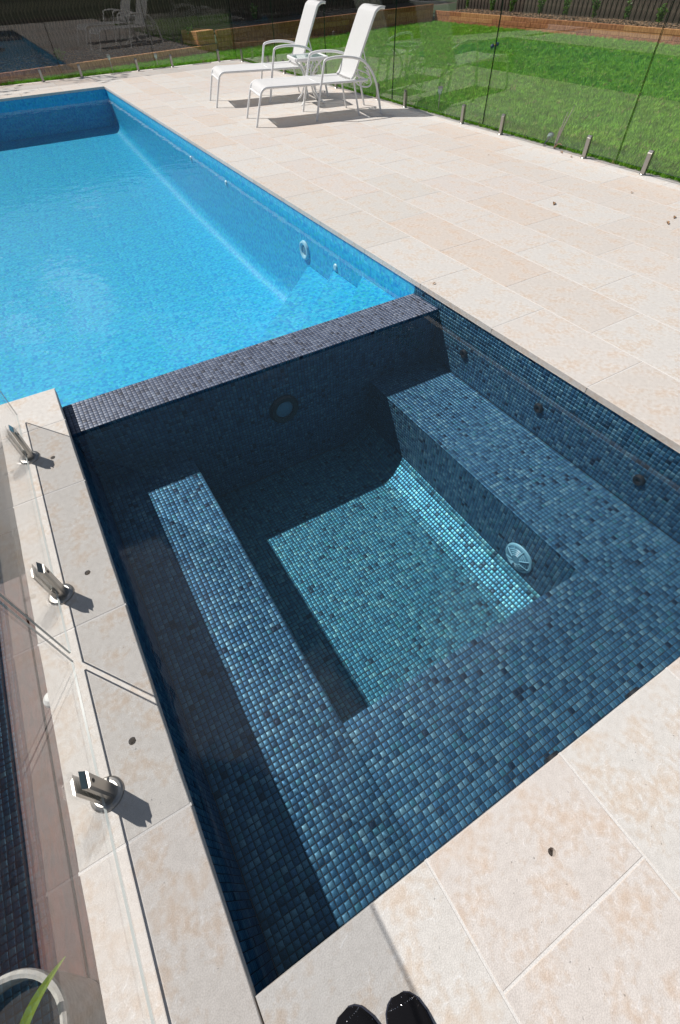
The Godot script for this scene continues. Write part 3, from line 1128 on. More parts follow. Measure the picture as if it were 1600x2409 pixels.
func tuft_mesh(seed_: int, tall: float) -> ArrayMesh:
	var r := RandomNumberGenerator.new()
	r.seed = seed_
	var st := start()
	for k in 11:
		var a := r.randf() * TAU
		var lean := r.randf_range(0.15, 0.75)
		var h := tall * r.randf_range(0.6, 1.1)
		var base := Vector3(r.randf_range(-0.03, 0.03), 0, r.randf_range(-0.03, 0.03))
		var dir := Vector3(cos(a), 0, sin(a))
		var side := Vector3(-sin(a), 0, cos(a)) * r.randf_range(0.003, 0.0052)
		var mid := base + Vector3.UP * h * 0.6 + dir * h * lean * 0.3
		var tip := base + Vector3.UP * h + dir * h * lean
		var n := side.cross(tip - base).normalized()
		if n.y < 0:
			n = -n
		quad(st, base - side, base + side, mid + side * 0.8, mid - side * 0.8, n)
		tri(st, mid - side * 0.8, mid + side * 0.8, tip, n, n, n)
	return st.commit()

func back_line(x: float) -> float:
	return -15.25 - 0.235 * (x - 0.5)

func make_garden() -> void:
	# lawn grass: nobody could count it
	var spots := []
	var patches := FastNoiseLite.new()
	patches.seed = 12
	patches.frequency = 0.9
	var put_one := func(x: float, z: float) -> void:
		var v := 0.5 + 0.5 * patches.get_noise_2d(x, z)
		var s := rng.randf_range(0.8, 1.3)
		var b := Basis.from_euler(Vector3(0, rng.randf() * TAU, 0)).scaled(Vector3(s, s * rng.randf_range(0.8, 1.2), s))
		var c := Color(0.165, 0.43, 0.03).lerp(Color(0.27, 0.51, 0.05), clampf(v + rng.randf_range(-0.3, 0.3), 0, 1))
		if rng.randf() < 0.03:
			c = Color(0.42, 0.38, 0.16)
		c = c * rng.randf_range(0.65, 1.4)
		spots.append([Transform3D(b, Vector3(x, -0.03, z)), c])
	for i in 105000:
		var f := rng.randf()
		var x := 5.985 + 8.77 * f * lerpf(0.55, 1.0, f)
		var z := rng.randf_range(-18.4, -1.5)
		if z < back_line(x) + 0.02:
			continue
		put_one.call(x, z)
	for i in 22000:
		var x := rng.randf_range(-3.0, 6.0)
		var z := rng.randf_range(-17.0, -15.17)
		if z < back_line(x) + 0.02:
			continue
		put_one.call(x, z)
	var lawn := MultiMesh.new()
	lawn.transform_format = MultiMesh.TRANSFORM_3D
	lawn.use_colors = true
	lawn.mesh = tuft_mesh(5, 0.062)
	lawn.instance_count = spots.size()
	for i in spots.size():
		lawn.set_instance_transform(i, spots[i][0])
		lawn.set_instance_color(i, spots[i][1])
	var grass := MultiMeshInstance3D.new()
	grass.name = "lawn_grass"
	grass.multimesh = lawn
	grass.material_override = M.grass_blade
	add_child(grass, true)
	tag(grass, "short green lawn grass beyond the glass fences", "grass", "", "stuff")
	# retaining walls of stacked sleepers
	var right := thing("retaining_wall", Vector3(14.8, -0.03, -18.55))
	tag(right, "sunlit low wall of stacked timber sleepers along the right of the lawn", "retaining wall", "timber retaining walls")
	sleepers(right, 17.5, 3, 0.098, PI / 2, 31)
	var turn := atan2(0.235, 1.0)
	var ax := 6.05
	var back := thing("retaining_wall", Vector3(ax, -0.03, back_line(ax)))
	tag(back, "taller shaded sleeper wall along the back of the lawn", "retaining wall", "timber retaining walls")
	sleepers(back, (14.78 - ax) / cos(turn), 4, 0.112, -turn * -1.0, 57)
	var low := thing("retaining_wall", Vector3(-4.0, -0.03, back_line(-4.0)))
	tag(low, "low single timber edging in front of the back bed, left of the taller wall", "retaining wall", "timber retaining walls")
	sleepers(low, (ax + 3.96) / cos(turn), 2, 0.10, turn, 77)
	# end block of the taller wall, stepping back to the bed
	var block := thing("timber_block", Vector3(ax - 0.32, -0.03, back_line(ax) - 0.02))
	tag(block, "pale sawn timber block where the back wall steps down", "block")
	block.rotation.y = turn
	for k in 3:
		var s := start()
		soft_box(s, Vector3(-0.24, 0.21 + k * 0.083, -0.75), Vector3(0.29, 0.29 + k * 0.083, -0.01), 0.006)
		part("sleeper", s, M.sleeper_pale, block)
	# beds
	var st := start()
	quad(st, Vector3(14.86, 0.23, -18.4), Vector3(16.2, 0.25, -18.4), Vector3(16.2, 0.25, -1.0), Vector3(14.86, 0.23, -1.0), Vector3.UP)
	quad(st, Vector3(ax - 0.3, 0.37, back_line(ax) - 0.08), Vector3(16.2, 0.37, back_line(16.2) - 0.08), Vector3(16.2, 0.40, -21.2), Vector3(ax - 0.3, 0.40, -19.2), Vector3.UP)
	quad(st, Vector3(-4.0, 0.13, back_line(-4.0) - 0.06), Vector3(ax - 0.3, 0.13, back_line(ax - 0.3) - 0.06), Vector3(ax - 0.3, 0.28, -19.2), Vector3(-4.0, 0.28, -17.2), Vector3.UP)
	tag(single("garden_bed", st, M.soil), "dark bark-covered garden beds behind the sleeper walls", "soil", "", "structure")
	# bark chips and pebbles on the beds
	var chip := start()
	soft_box(chip, Vector3(-0.03, -0.006, -0.012), Vector3(0.03, 0.006, 0.012), 0.003)
	var mm := MultiMesh.new()
	mm.transform_format = MultiMesh.TRANSFORM_3D
	mm.use_colors = true
	mm.mesh = chip.commit()
	mm.instance_count = 5200
	for i in 5200:
		var p: Vector3
		var c := Color(0.34, 0.22, 0.13).lerp(Color(0.12, 0.08, 0.05), rng.randf())
		if i < 3000:
			p = Vector3(rng.randf_range(14.92, 16.0), 0.25, rng.randf_range(-18.2, -2.0))
		else:
			var x := rng.randf_range(-2.0, 5.6)
			var f := rng.randf()
			p = Vector3(x, 0.14 + 0.1 * f, back_line(x) - 0.1 - f * 1.6)
			if rng.randf() < 0.5:
				c = Color(0.20, 0.18, 0.16).lerp(Color(0.08, 0.07, 0.06), rng.randf())
		mm.set_instance_transform(i, Transform3D(Basis.from_euler(Vector3(rng.randf_range(-0.5, 0.5), rng.randf() * TAU, rng.randf_range(-0.5, 0.5))).scaled(Vector3.ONE * rng.randf_range(0.5, 1.3)), p))
		mm.set_instance_color(i, c)
	var litter := MultiMeshInstance3D.new()
	litter.name = "bark_mulch"
	litter.multimesh = mm
	litter.material_override = M.chip
	add_child(litter, true)
	tag(litter, "bark chips and pebbles scattered over the garden beds", "mulch", "", "stuff")
	# paling fences
	var pr := thing("paling_fence", Vector3(16.05, 0.2, -18.9))
	tag(pr, "sunlit weathered grey paling fence behind the right-hand bed", "fence", "timber paling fences")
	palings(pr, 17.0, PI / 2, M.paling, 1.8)
	var pb := thing("paling_fence", Vector3(-4.5, 0.2, back_line(-4.5) - 1.75))
	tag(pb, "dark shaded paling fence along the back of the garden", "fence", "timber paling fences")
	palings(pb, 21.2, turn, M.paling, 2.15)
	# young shrubs along the right bed
	var where := [-17.5, -16.3, -15.45, -14.25, -13.3, -12.3, -11.3, -10.3, -9.3]
	var names := ["first", "second", "third", "fourth", "fifth", "sixth", "seventh", "eighth", "ninth"]
	for i in where.size():
		var s := shrub(Vector3(15.3, 0.24, where[i]), 0.38 + rng.randf() * 0.1, 60 + i, i in [6, 0])
		tag(s, "%s young shrub from the far corner in the right-hand bed" % names[i], "shrub", "young shrubs in the right-hand bed")
	tag(shrub(Vector3(2.02, 0.15, -16.25), 0.22, 91, false), "small pale green shrub at the left in the low back bed", "shrub")
	tag(shrub(Vector3(5.45, 0.18, -16.95), 0.30, 93, false), "small green shrub beside the pale timber block", "shrub")
	tag(shrub(Vector3(7.9, 0.38, -18.2), 0.35, 95, false), "dark shrub in the raised back bed behind the far lounger", "shrub")
	# tall trees beyond the back fence, seen only as dapples and in the water
	tag(gum_tree(Vector3(-2.6, 0.0, -20.5), 8.5, 2.4, 201, 2600), "tall gum tree beyond the back fence at the left", "tree", "trees beyond the back fence")
	tag(gum_tree(Vector3(15.5, 0.0, -23.5), 16.0, 3.6, 203, 4200), "taller gum tree beyond the far right corner of the garden", "tree", "trees beyond the back fence")

# stacked sleepers from the node's place along its own +x
func sleepers(o: Node3D, length: float, courses: int, h: float, turn: float, seed_: int) -> void:
	o.rotation.y = turn if absf(turn) < 1.0 else -turn
	var r := RandomNumberGenerator.new()
	r.seed = seed_
	for c in courses:
		var x := 0.0
		var first := true
		while x < length - 0.01:
			var l := r.randf_range(1.6, 2.4)
			if first:
				l = r.randf_range(0.7, 2.2)
				first = false
			l = minf(l, length - x)
			if length - x - l < 0.3:
				l = length - x
			var s := start()
			var inset := r.randf_range(0.0, 0.008)
			soft_box(s, Vector3(x + 0.002, c * h + 0.001, -0.075), Vector3(x + l - 0.002, (c + 1) * h - 0.001, -inset), 0.006)
			part("sleeper", s, M.sleeper if r.randf() < 0.6 else M.sleeper_pale, o)
			x += l

func palings(o: Node3D, length: float, turn: float, m: Material, tall: float) -> void:
	o.rotation.y = turn if absf(turn) < 1.0 else -turn
	var meshes := []
	for k in 5:
		var s := start()
		soft_box(s, Vector3(-0.05, 0, -0.008), Vector3(0.05, tall + k * 0.008, 0.008), 0.002)
		meshes.append(s.commit())
	var n := int(length / 0.082)
	for i in n:
		var p := part("paling", meshes[rng.randi() % 5], m, o)
		p.position = Vector3(0.05 + i * 0.082, rng.randf_range(-0.01, 0.01), 0.009 if i % 2 == 0 else -0.009)
		p.rotation = Vector3(0, 0, rng.randf_range(-0.006, 0.006))
	for y in [0.3, tall - 0.35]:
		var s := start()
		box(s, Vector3(0, y, -0.06), Vector3(length, y + 0.07, -0.02))
		part("rail", s, m, o)

func leaf_pair(st: SurfaceTool, p: Vector3, dir: Vector3, size: float, wide: float) -> void:
	var side := dir.cross(Vector3(rng.randf_range(-1, 1), rng.randf_range(-0.2, 1), rng.randf_range(-1, 1))).normalized()
	var n := side.cross(dir).normalized()
	if n.y < 0:
		n = -n
	var m := p + dir * size * 0.45
	var t := p + dir * size - n * size * 0.15
	tri(st, p, m + side * wide - n * wide * 0.2, t, n, n, n)
	tri(st, p, t, m - side * wide - n * wide * 0.2, n, n, n)

func shrub(at: Vector3, tall: float, seed_: int, thin: bool) -> Node3D:
	var keep := rng.state
	rng.seed = seed_
	var o := thing("shrub", at)
	var st := start()
	var lf := start()
	var stems := 3 if thin else 6
	for k in stems:
		var a := rng.randf() * TAU
		var spread := rng.randf_range(0.05, 0.13) * (0.45 if thin else 1.0)
		var tip := Vector3(cos(a) * spread, tall * rng.randf_range(0.65, 1.05), sin(a) * spread)
		var mid := Vector3(cos(a) * spread * 0.35, tip.y * 0.5, sin(a) * spread * 0.35)
		tube(st, [Vector3.ZERO, mid, tip], 0.005, 5, 0.0025)
		for i in 34:
			var f := rng.randf_range(0.25, 1.05)
			var p := mid.lerp(tip, f * 2.0 - 1.0) if f > 0.5 else Vector3.ZERO.lerp(mid, f * 2.0)
			var d := Vector3(rng.randf_range(-1, 1), rng.randf_range(-0.1, 0.9), rng.randf_range(-1, 1)).normalized()
			leaf_pair(lf, p, d, rng.randf_range(0.05, 0.085), rng.randf_range(0.014, 0.022))
	part("stem", st, M.bark, o)
	part("foliage", lf, M.leaf, o)
	rng.state = keep
	return o

func gum_tree(at: Vector3, tall: float, spread: float, seed_: int, leaves: int) -> Node3D:
	var keep := rng.state
	rng.seed = seed_
	var o := thing("gum_tree", at)
	var st := start()
	var fork := tall * 0.42
	tube(st, smooth_path([Vector3.ZERO, Vector3(0.1, fork * 0.5, 0.05), Vector3(0.0, fork, 0.1)]), tall * 0.022, 9, tall * 0.016)
	var ends := []
	for k in 9:
		var a := TAU * k / 9.0 + rng.randf_range(-0.3, 0.3)
		var out := spread * rng.randf_range(0.35, 0.95)
		var p0 := Vector3(0, fork * rng.randf_range(0.8, 1.0), 0.08)
		var p2 := Vector3(cos(a) * out, tall * rng.randf_range(0.6, 0.95), sin(a) * out)
		var p1 := p0.lerp(p2, 0.5) + Vector3(0, tall * 0.06, 0)
		tube(st, smooth_path([p0, p1, p2]), tall * 0.011, 6, tall * 0.003)
		for j in 4:
			ends.append(p1.lerp(p2, rng.randf_range(0.2, 1.05)) + Vector3(rng.randf_range(-1, 1), rng.randf_range(-0.5, 0.8), rng.randf_range(-1, 1)) * spread * 0.28)
	part("trunk", st, M.bark, o)
	var lf := start()
	for i in leaves:
		var c: Vector3 = ends[rng.randi() % ends.size()]
		var p := c + Vector3(rng.randfn(0, 1), rng.randfn(0, 0.75), rng.randfn(0, 1)) * spread * 0.13
		leaf_pair(lf, p, Vector3(rng.randf_range(-1, 1), rng.randf_range(-1.2, 0.2), rng.randf_range(-1, 1)).normalized(), rng.randf_range(0.14, 0.24), rng.randf_range(0.03, 0.05))
	part("crown", lf, M.gum_leaf, o)
	rng.state = keep
	return o

# ------------------------------------------------------------------ glass fences

# clamp post, built at the origin, glass running along z
func spigot(parent: Node3D, at: Vector3, tall: float, detailed: bool) -> void:
	var st := start()
	var w := 0.0235
	for s in [-1.0, 1.0]:
		# half shell on each side of the pane, sloping top
		var x0: float = s * 0.0075
		var x1: float = s * w
		var z := 0.025
		var e := 0.006
		var y1 := tall - 0.022
		var outline := [Vector2(x0, -z), Vector2(x1 - s * e, -z), Vector2(x1, -z + e), Vector2(x1, z - e), Vector2(x1 - s * e, z), Vector2(x0, z)]
		for i in 6:
			var a: Vector2 = outline[i]
			var b: Vector2 = outline[(i + 1) % 6]
			var ta := tall if absf(a.x) < 0.012 else y1
			var tb := tall if absf(b.x) < 0.012 else y1
			quad(st, Vector3(a.x, 0.006, a.y), Vector3(b.x, 0.006, b.y), Vector3(b.x, tb, b.y), Vector3(a.x, ta, a.y), Vector3(a.x + b.x - x0 - x1, 0, a.y + b.y))
		var xm := x0
		quad(st, Vector3(xm, tall, -z), Vector3(xm, tall, z), Vector3(x1 - s * e, y1, z), Vector3(x1 - s * e, y1, -z), Vector3(s, 1, 0))
		quad(st, Vector3(x1 - s * e, y1, -z), Vector3(x1 - s * e, y1, z), Vector3(x1, y1, z - e), Vector3(x1, y1, -z + e), Vector3(s * 0.1, 1, 0))
	box(st, Vector3(-0.0075, 0.006, -0.0245), Vector3(0.0075, 0.038, 0.0245))
	var body := part("spigot", st, M.steel, parent)
	body.position = at
	var f := start()
	lathe(f, [Vector2(0.0, 0.012), Vector2(0.036, 0.012), Vector2(0.044, 0.010), Vector2(0.049, 0.005), Vector2(0.050, 0.0)] if detailed else [Vector2(0.0, 0.012), Vector2(0.030, 0.012), Vector2(0.036, 0.006), Vector2(0.037, 0.0)], 36 if detailed else 16)
	part("base_flange", f, M.steel, body)
	if detailed:
		for s in [-1.0, 1.0]:
			var b := start()
			var face := Transform3D(Basis(Vector3(0, -s, 0), Vector3(s, 0, 0), Vector3(0, 0, 1)), Vector3(s * w, tall * 0.76, 0))
			lathe(b, [Vector2(0.0, -0.0005), Vector2(0.0032, -0.0005), Vector2(0.0034, 0.0012), Vector2(0.0062, 0.0016), Vector2(0.0068, 0.0)], 16, face)
			part("screw", b, M.dark_steel, body)

# a pane standing on clamps from a to b (x, z), bottom at y0
func glass_panel(a: Vector2, b: Vector2, y0: float, y1: float, clamps: Array, label: String, detailed := false, tall := 0.2) -> void:
	var o := thing("glass_panel", Vector3(a.x, 0, a.y))
	tag(o, label, "glass panel", "frameless glass fence panels")
	var d := (b - a)
	var l := d.length()
	# local +z runs along the pane
	o.rotation.y = atan2(d.x, d.y)
	var t := 0.006
	var st := start()
	for s in [-1.0, 1.0]:
		quad(st, Vector3(s * t, y0, 0.002), Vector3(s * t, y0, l - 0.002), Vector3(s * t, y1, l - 0.002), Vector3(s * t, y1, 0.002), Vector3(s, 0, 0))
	part("pane", st, M.glass, o)
	st = start()
	var e := 0.0035 if detailed else 0.0055
	quad(st, Vector3(-e, y0, 0), Vector3(e, y0, 0), Vector3(e, y1, 0), Vector3(-e, y1, 0), Vector3.FORWARD)
	quad(st, Vector3(-e, y0, l), Vector3(e, y0, l), Vector3(e, y1, l), Vector3(-e, y1, l), Vector3.BACK)
	quad(st, Vector3(-e, y0, 0), Vector3(e, y0, 0), Vector3(e, y0, l), Vector3(-e, y0, l), Vector3.DOWN)
	quad(st, Vector3(-e, y1, 0), Vector3(e, y1, 0), Vector3(e, y1, l), Vector3(-e, y1, l), Vector3.UP)
	part("polished_edge", st, M.clear_edge if detailed else M.glass_edge, o)
	for c in clamps:
		spigot(o, Vector3(0, 0, c), tall, detailed)

func make_fences() -> void:
	# beside the spa
	glass_panel(Vector2(-0.53, -2.68), Vector2(-0.53, -1.085), 0.045, 1.245, [0.35, 1.285], "clear glass panel beside the spa nearer the pool, on two steel clamps", true, 0.2)
	glass_panel(Vector2(-0.53, -1.052), Vector2(-0.53, 0.82), 0.045, 1.245, [0.467, 1.40], "clear glass panel beside the spa nearest the viewer", true, 0.2)
	# along the lawn
	var zs := [-14.93, -12.64, -10.45, -8.26, -6.07, -3.88, -1.69, 0.5]
	var which := ["seventh, beside the back corner", "sixth, behind the far lounger", "fifth, beside the loungers", "fourth, just right of the loungers", "third, left of the dry fronds", "second, in front of the dry fronds", "nearest, at the right edge"]
	for i in 7:
		var l: float = zs[i + 1] - zs[i] - 0.012
		glass_panel(Vector2(5.86, zs[i] + 0.006), Vector2(5.86, zs[i + 1] - 0.006), 0.06, 1.26, [0.36, l - 0.42], "clear glass panel along the lawn, %s" % which[i], false, 0.215)
	# along the back
	var xs := [-2.35, -0.28, 1.79, 3.86, 5.84]
	var names := ["fourth from the corner", "third from the corner, at the left", "second from the corner", "next to the corner by the far lounger"]
	for i in 4:
		var l: float = xs[i + 1] - xs[i] - 0.012
		glass_panel(Vector2(xs[i] + 0.006, -14.97), Vector2(xs[i + 1] - 0.006, -14.97), 0.06, 1.26, [0.38, l - 0.42], "clear glass panel along the back, %s" % names[i], false, 0.215)

# ------------------------------------------------------------------ furniture

func make_lounger(label: String, at: Vector3, turn: float) -> void:
	var o := thing("sun_lounger", at, turn)
	tag(o, label, "sun lounger", "white sun loungers on the paving")
	var w := 0.335
	var W := M.white_frame as Material
	var mk := func(pts: Array, z: float) -> Array:
		var out := []
		for p in pts:
			out.append(Vector3(p[0], p[1], z))
		return out
	for z in [w, -w]:
		var st := start()
		tube(st, smooth_path(mk.call([[0.0, 0.0], [0.06, 0.18], [0.115, 0.34], [0.145, 0.392], [0.20, 0.418], [0.30, 0.420], [0.9, 0.410], [1.76, 0.400]], z), 3), 0.016, 8)
		part("side_rail", st, W, o)
		st = start()
		tube(st, smooth_path(mk.call([[0.93, 0.0], [1.0, 0.3], [1.075, 0.60], [1.095, 0.645], [1.14, 0.664], [1.25, 0.674], [1.38, 0.672], [1.55, 0.652], [1.69, 0.607], [1.80, 0.51], [1.885, 0.375], [1.94, 0.19], [1.983, 0.0]], z * 1.07), 3), 0.0165, 8)
		part("armrest", st, W, o)
		st = start()
		tube(st, mk.call([[1.56, 0.40], [1.60, 0.20], [1.645, 0.0]], z * 0.86), 0.014, 8)
		part("rear_leg", st, W, o)
		st = start()
		tube(st, smooth_path(mk.call([[1.50, 0.412], [1.56, 0.47], [1.72, 0.775], [1.86, 1.045], [1.895, 1.092], [1.95, 1.118], [2.01, 1.115]], z * 0.92), 3), 0.0135, 8)
		part("backrest_frame", st, W, o)
		# notched reclining bracket
		st = start()
		tube(st, smooth_path(mk.call([[1.57, 0.395], [1.62, 0.355], [1.70, 0.327], [1.79, 0.325], [1.83, 0.36]], z * 0.97), 3), 0.010, 6)
		tube(st, smooth_path(mk.call([[1.83, 0.36], [1.80, 0.44], [1.745, 0.55]], z * 0.97), 3), 0.010, 6)
		for k in 4:
			var f := k / 3.0
			tube(st, mk.call([[1.815 - 0.06 * f, 0.40 + 0.12 * f], [1.775 - 0.06 * f, 0.425 + 0.12 * f]], z * 0.97), 0.007, 6)
		tube(st, mk.call([[1.64, 0.36], [1.70, 0.385], [1.76, 0.36]], z * 0.97), 0.006, 6)
		part("recliner_bracket", st, W, o)
	var st := start()
	tube(st, [Vector3(0.118, 0.335, -w), Vector3(0.118, 0.335, w)], 0.015, 8)
	tube(st, [Vector3(1.755, 0.40, -w), Vector3(1.755, 0.40, w)], 0.013, 8)
	tube(st, [Vector3(1.0, 0.404, -w), Vector3(1.0, 0.404, w)], 0.012, 8)
	tube(st, [Vector3(1.56, 0.40, -w), Vector3(1.56, 0.40, w)], 0.012, 8)
	part("cross_bar", st, W, o)
	st = start()
	tube(st, [Vector3(1.70, 0.735, -0.29), Vector3(1.79, 0.46, -0.30), Vector3(1.79, 0.46, 0.30), Vector3(1.70, 0.735, 0.29)], 0.009, 6)
	part("back_prop", st, W, o)
	st = start()
	strip(st, smooth_path([Vector3(0.125, 0.35, 0), Vector3(0.15, 0.402, 0), Vector3(0.205, 0.430, 0), Vector3(0.32, 0.432, 0), Vector3(0.9, 0.422, 0), Vector3(1.49, 0.415, 0)], 5), -w + 0.006, w - 0.006, 0.006, 0.012, 8)
	part("seat_sling", st, M.white_sling, o)
	st = start()
	strip(st, smooth_path([Vector3(1.505, 0.43, 0), Vector3(1.56, 0.492, 0), Vector3(1.71, 0.79, 0), Vector3(1.845, 1.052, 0), Vector3(1.885, 1.105, 0), Vector3(1.945, 1.133, 0), Vector3(2.02, 1.130, 0)], 5), -w * 0.92 - 0.008, w * 0.92 + 0.008, 0.006, 0.012, 8)
	part("backrest_sling", st, M.white_sling, o)

func make_loungers() -> void:
	var turn := -atan2(0.190, 0.982)
	var side := Vector3(0.190, 0, -0.982) * 0.335
	make_lounger("white sling lounger with raised back nearer the viewer", Vector3(3.379, 0, -8.188) + side, turn)
	make_lounger("white sling lounger with raised back farther off, beyond the small table", Vector3(3.411, 0, -9.913) + side, turn)
	# small table between them
	var t := thing("side_table", Vector3(4.86, 0, -9.27), turn)
	tag(t, "small square white table with glass top between the loungers", "table")
	var st := start()
	var h := 0.26
	for s in [-1.0, 1.0]:
		soft_box(st, Vector3(-h, 0.535, s * h - 0.018), Vector3(h, 0.575, s * h + 0.018), 0.006)
		soft_box(st, Vector3(s * h - 0.018, 0.5355, -h + 0.019), Vector3(s * h + 0.018, 0.5745, h - 0.019), 0.006)
	part("table_frame", st, M.white_frame, t)
	st = start()
	box(st, Vector3(-h + 0.012, 0.562, -h + 0.012), Vector3(h - 0.012, 0.568, h - 0.012))
	part("glass_top", st, M.table_glass, t)
	for s in [[-1, -1], [1, -1], [1, 1], [-1, 1]]:
		st = start()
		tube(st, smooth_path([Vector3(s[0] * 0.19, 0.54, s[1] * 0.19), Vector3(s[0] * 0.08, 0.40, s[1] * 0.08), Vector3(s[0] * 0.055, 0.25, s[1] * 0.055), Vector3(s[0] * 0.11, 0.09, s[1] * 0.11), Vector3(s[0] * 0.20, 0.0, s[1] * 0.20)], 4), 0.014, 8)
		part("leg", st, M.white_frame, t)
	st = start()
	var ring := []
	for k in 17:
		ring.append(Vector3(cos(TAU * k / 16) * 0.085, 0.25, sin(TAU * k / 16) * 0.085))
	tube(st, ring, 0.009, 6, -1.0, false)
	part("brace_ring", st, M.white_frame, t)

# ------------------------------------------------------------------ small things

func garden_light(at: Vector3, label: String, lying := false) -> void:
	var o := thing("garden_light", at)
	tag(o, label, "garden light", "small steel garden lights")
	var st := start()
	tube(st, [Vector3(0, 0, 0), Vector3(0, 0.23, 0)], 0.008, 8)
	part("stake", st, M.steel, o)
	st = start()
	lathe(st, [Vector2(0.0, 0.235), Vector2(0.02, 0.235), Vector2(0.034, 0.26), Vector2(0.038, 0.285), Vector2(0.034, 0.305)], 18)
	part("lens", st, M.table_glass, o)
	st = start()
	lathe(st, [Vector2(0.036, 0.303), Vector2(0.042, 0.306), Vector2(0.036, 0.322), Vector2(0.0, 0.33)], 18)
	part("cap", st, M.steel, o)
	if lying:
		o.rotation = Vector3(0, 0.5, -1.45)

func shoe(at: Vector3, turn: float, label: String) -> void:
	var o := thing("shoe", at, turn)
	tag(o, label, "shoe", "pair of black shoes")
	# cross sections from toe (z = 0) to heel; x half widths, height
	var secs := [[0.0, 0.012, 0.016], [0.007, 0.027, 0.026], [0.02, 0.039, 0.035], [0.045, 0.048, 0.043], [0.085, 0.053, 0.050], [0.12, 0.050, 0.058], [0.16, 0.040, 0.068], [0.20, 0.035, 0.075], [0.235, 0.034, 0.078], [0.26, 0.027, 0.077], [0.272, 0.012, 0.070]]
	var st := start()
	var n := 18
	var rings := []
	for s in secs:
		var ring := []
		for k in n + 1:
			var a := PI * k / n
			var x: float = cos(a)
			var y: float = sin(a)
			ring.append(Vector3(signf(x) * pow(absf(x), 0.75) * s[1] + 0.006 * sin(s[0] * 10.0), 0.008 + pow(y, 0.72) * (s[2] - 0.008), s[0]))
		rings.append(ring)
	for i in rings.size() - 1:
		for k in n:
			var ps := [rings[i][k], rings[i][k + 1], rings[i + 1][k + 1], rings[i + 1][k]]
			var ns := []
			for c2 in [[i, k], [i, k + 1], [i + 1, k + 1], [i + 1, k]]:
				var du: Vector3 = rings[c2[0]][mini(c2[1] + 1, n)] - rings[c2[0]][maxi(c2[1] - 1, 0)]
				var dv: Vector3 = rings[mini(c2[0] + 1, rings.size() - 1)][c2[1]] - rings[maxi(c2[0] - 1, 0)][c2[1]]
				var nn := du.cross(dv).normalized()
				if nn.dot(Vector3((rings[c2[0]][c2[1]] as Vector3).x, 0.02, -0.01)) < 0.0:
					nn = -nn
				ns.append(nn)
			tri(st, ps[0], ps[1], ps[2], ns[0], ns[1], ns[2])
			tri(st, ps[0], ps[2], ps[3], ns[0], ns[2], ns[3])
	var c := Vector3.ZERO
	for p in rings[0]:
		c += p
	c /= rings[0].size()
	for k in n:
		quad(st, rings[0][k], rings[0][k + 1], c, c + Vector3(0, 0.0001, 0), Vector3.FORWARD)
	part("upper", st, M.suede, o)
	var so := start()
	for i in secs.size() - 1:
		var a: Array = secs[i]
		var b: Array = secs[i + 1]
		var ca := 0.006 * sin(a[0] * 10.0)
		var cb := 0.006 * sin(b[0] * 10.0)
		for s in [-1.0, 1.0]:
			quad(so, Vector3(s * (a[1] + 0.003) + ca, 0, a[0]), Vector3(s * (b[1] + 0.003) + cb, 0, b[0]), Vector3(s * (b[1] + 0.003) + cb, 0.011, b[0]), Vector3(s * (a[1] + 0.003) + ca, 0.011, a[0]), Vector3(s, 0, -0.2))
		quad(so, Vector3(-a[1] - 0.003 + ca, 0.011, a[0]), Vector3(a[1] + 0.003 + ca, 0.011, a[0]), Vector3(b[1] + 0.003 + cb, 0.011, b[0]), Vector3(-b[1] - 0.003 + cb, 0.011, b[0]), Vector3.UP)
	quad(so, Vector3(-0.013, 0, 0.003), Vector3(0.013, 0, 0.003), Vector3(0.013, 0.011, 0.003), Vector3(-0.013, 0.011, 0.003), Vector3.FORWARD)
	part("sole", so, M.shoe_sole, o)
	# glitter on the toe
	var gl := start()
	for i in 55:
		var k := rng.randi_range(2, n - 2)
		var f := rng.randf_range(0.6, 6.0)
		var i0 := int(f)
		var p: Vector3 = (rings[i0][k] as Vector3).lerp(rings[i0 + 1][k], f - i0)
		if i < 26:
			p = (rings[1][2 + i % 14] as Vector3).lerp(rings[2][2 + i % 14], 0.7)
		var q := p - Vector3(0, 0.0, f * 0.02)
		var up := (p - Vector3(0, 0.0, p.z)).normalized()
		var s := rng.randf_range(0.0003, 0.0007)
		var e := Basis.from_euler(Vector3(rng.randf_range(-0.6, 0.6), rng.randf() * TAU, rng.randf_range(-0.6, 0.6)))
		box(gl, Vector3(-s, -s * 0.5, -s), Vector3(s, s * 0.5, s), Transform3D(e, p + up * 0.0006))
	var gp := part("glitter", gl, M.glitter, o)
	gp.set_meta("kind", "stuff")

func dry_leaf(at: Vector3, size: float, turn: float, label: String) -> void:
	var st := start()
	var prev := []
	for i in 6:
		var f := i / 5.0
		var w := size * 0.17 * sin(PI * clampf(f, 0.04, 0.98))
		var y := 0.002 + size * 0.10 * sin(PI * f)
		var row := [Vector3(size * (f - 0.5), y + w * 0.5, -w), Vector3(size * (f - 0.5), y, 0), Vector3(size * (f - 0.5), y + w * 0.4, w)]
		if not prev.is_empty():
			quad(st, prev[0], prev[1], row[1], row[0], Vector3.UP)
			quad(st, prev[1], prev[2], row[2], row[1], Vector3.UP)
		prev = row
	var o := single("dry_leaf", st, M.dry_leaf)
	o.position = at
	o.rotation.y = turn
	tag(o, label, "leaf", "dry leaves on the paving")

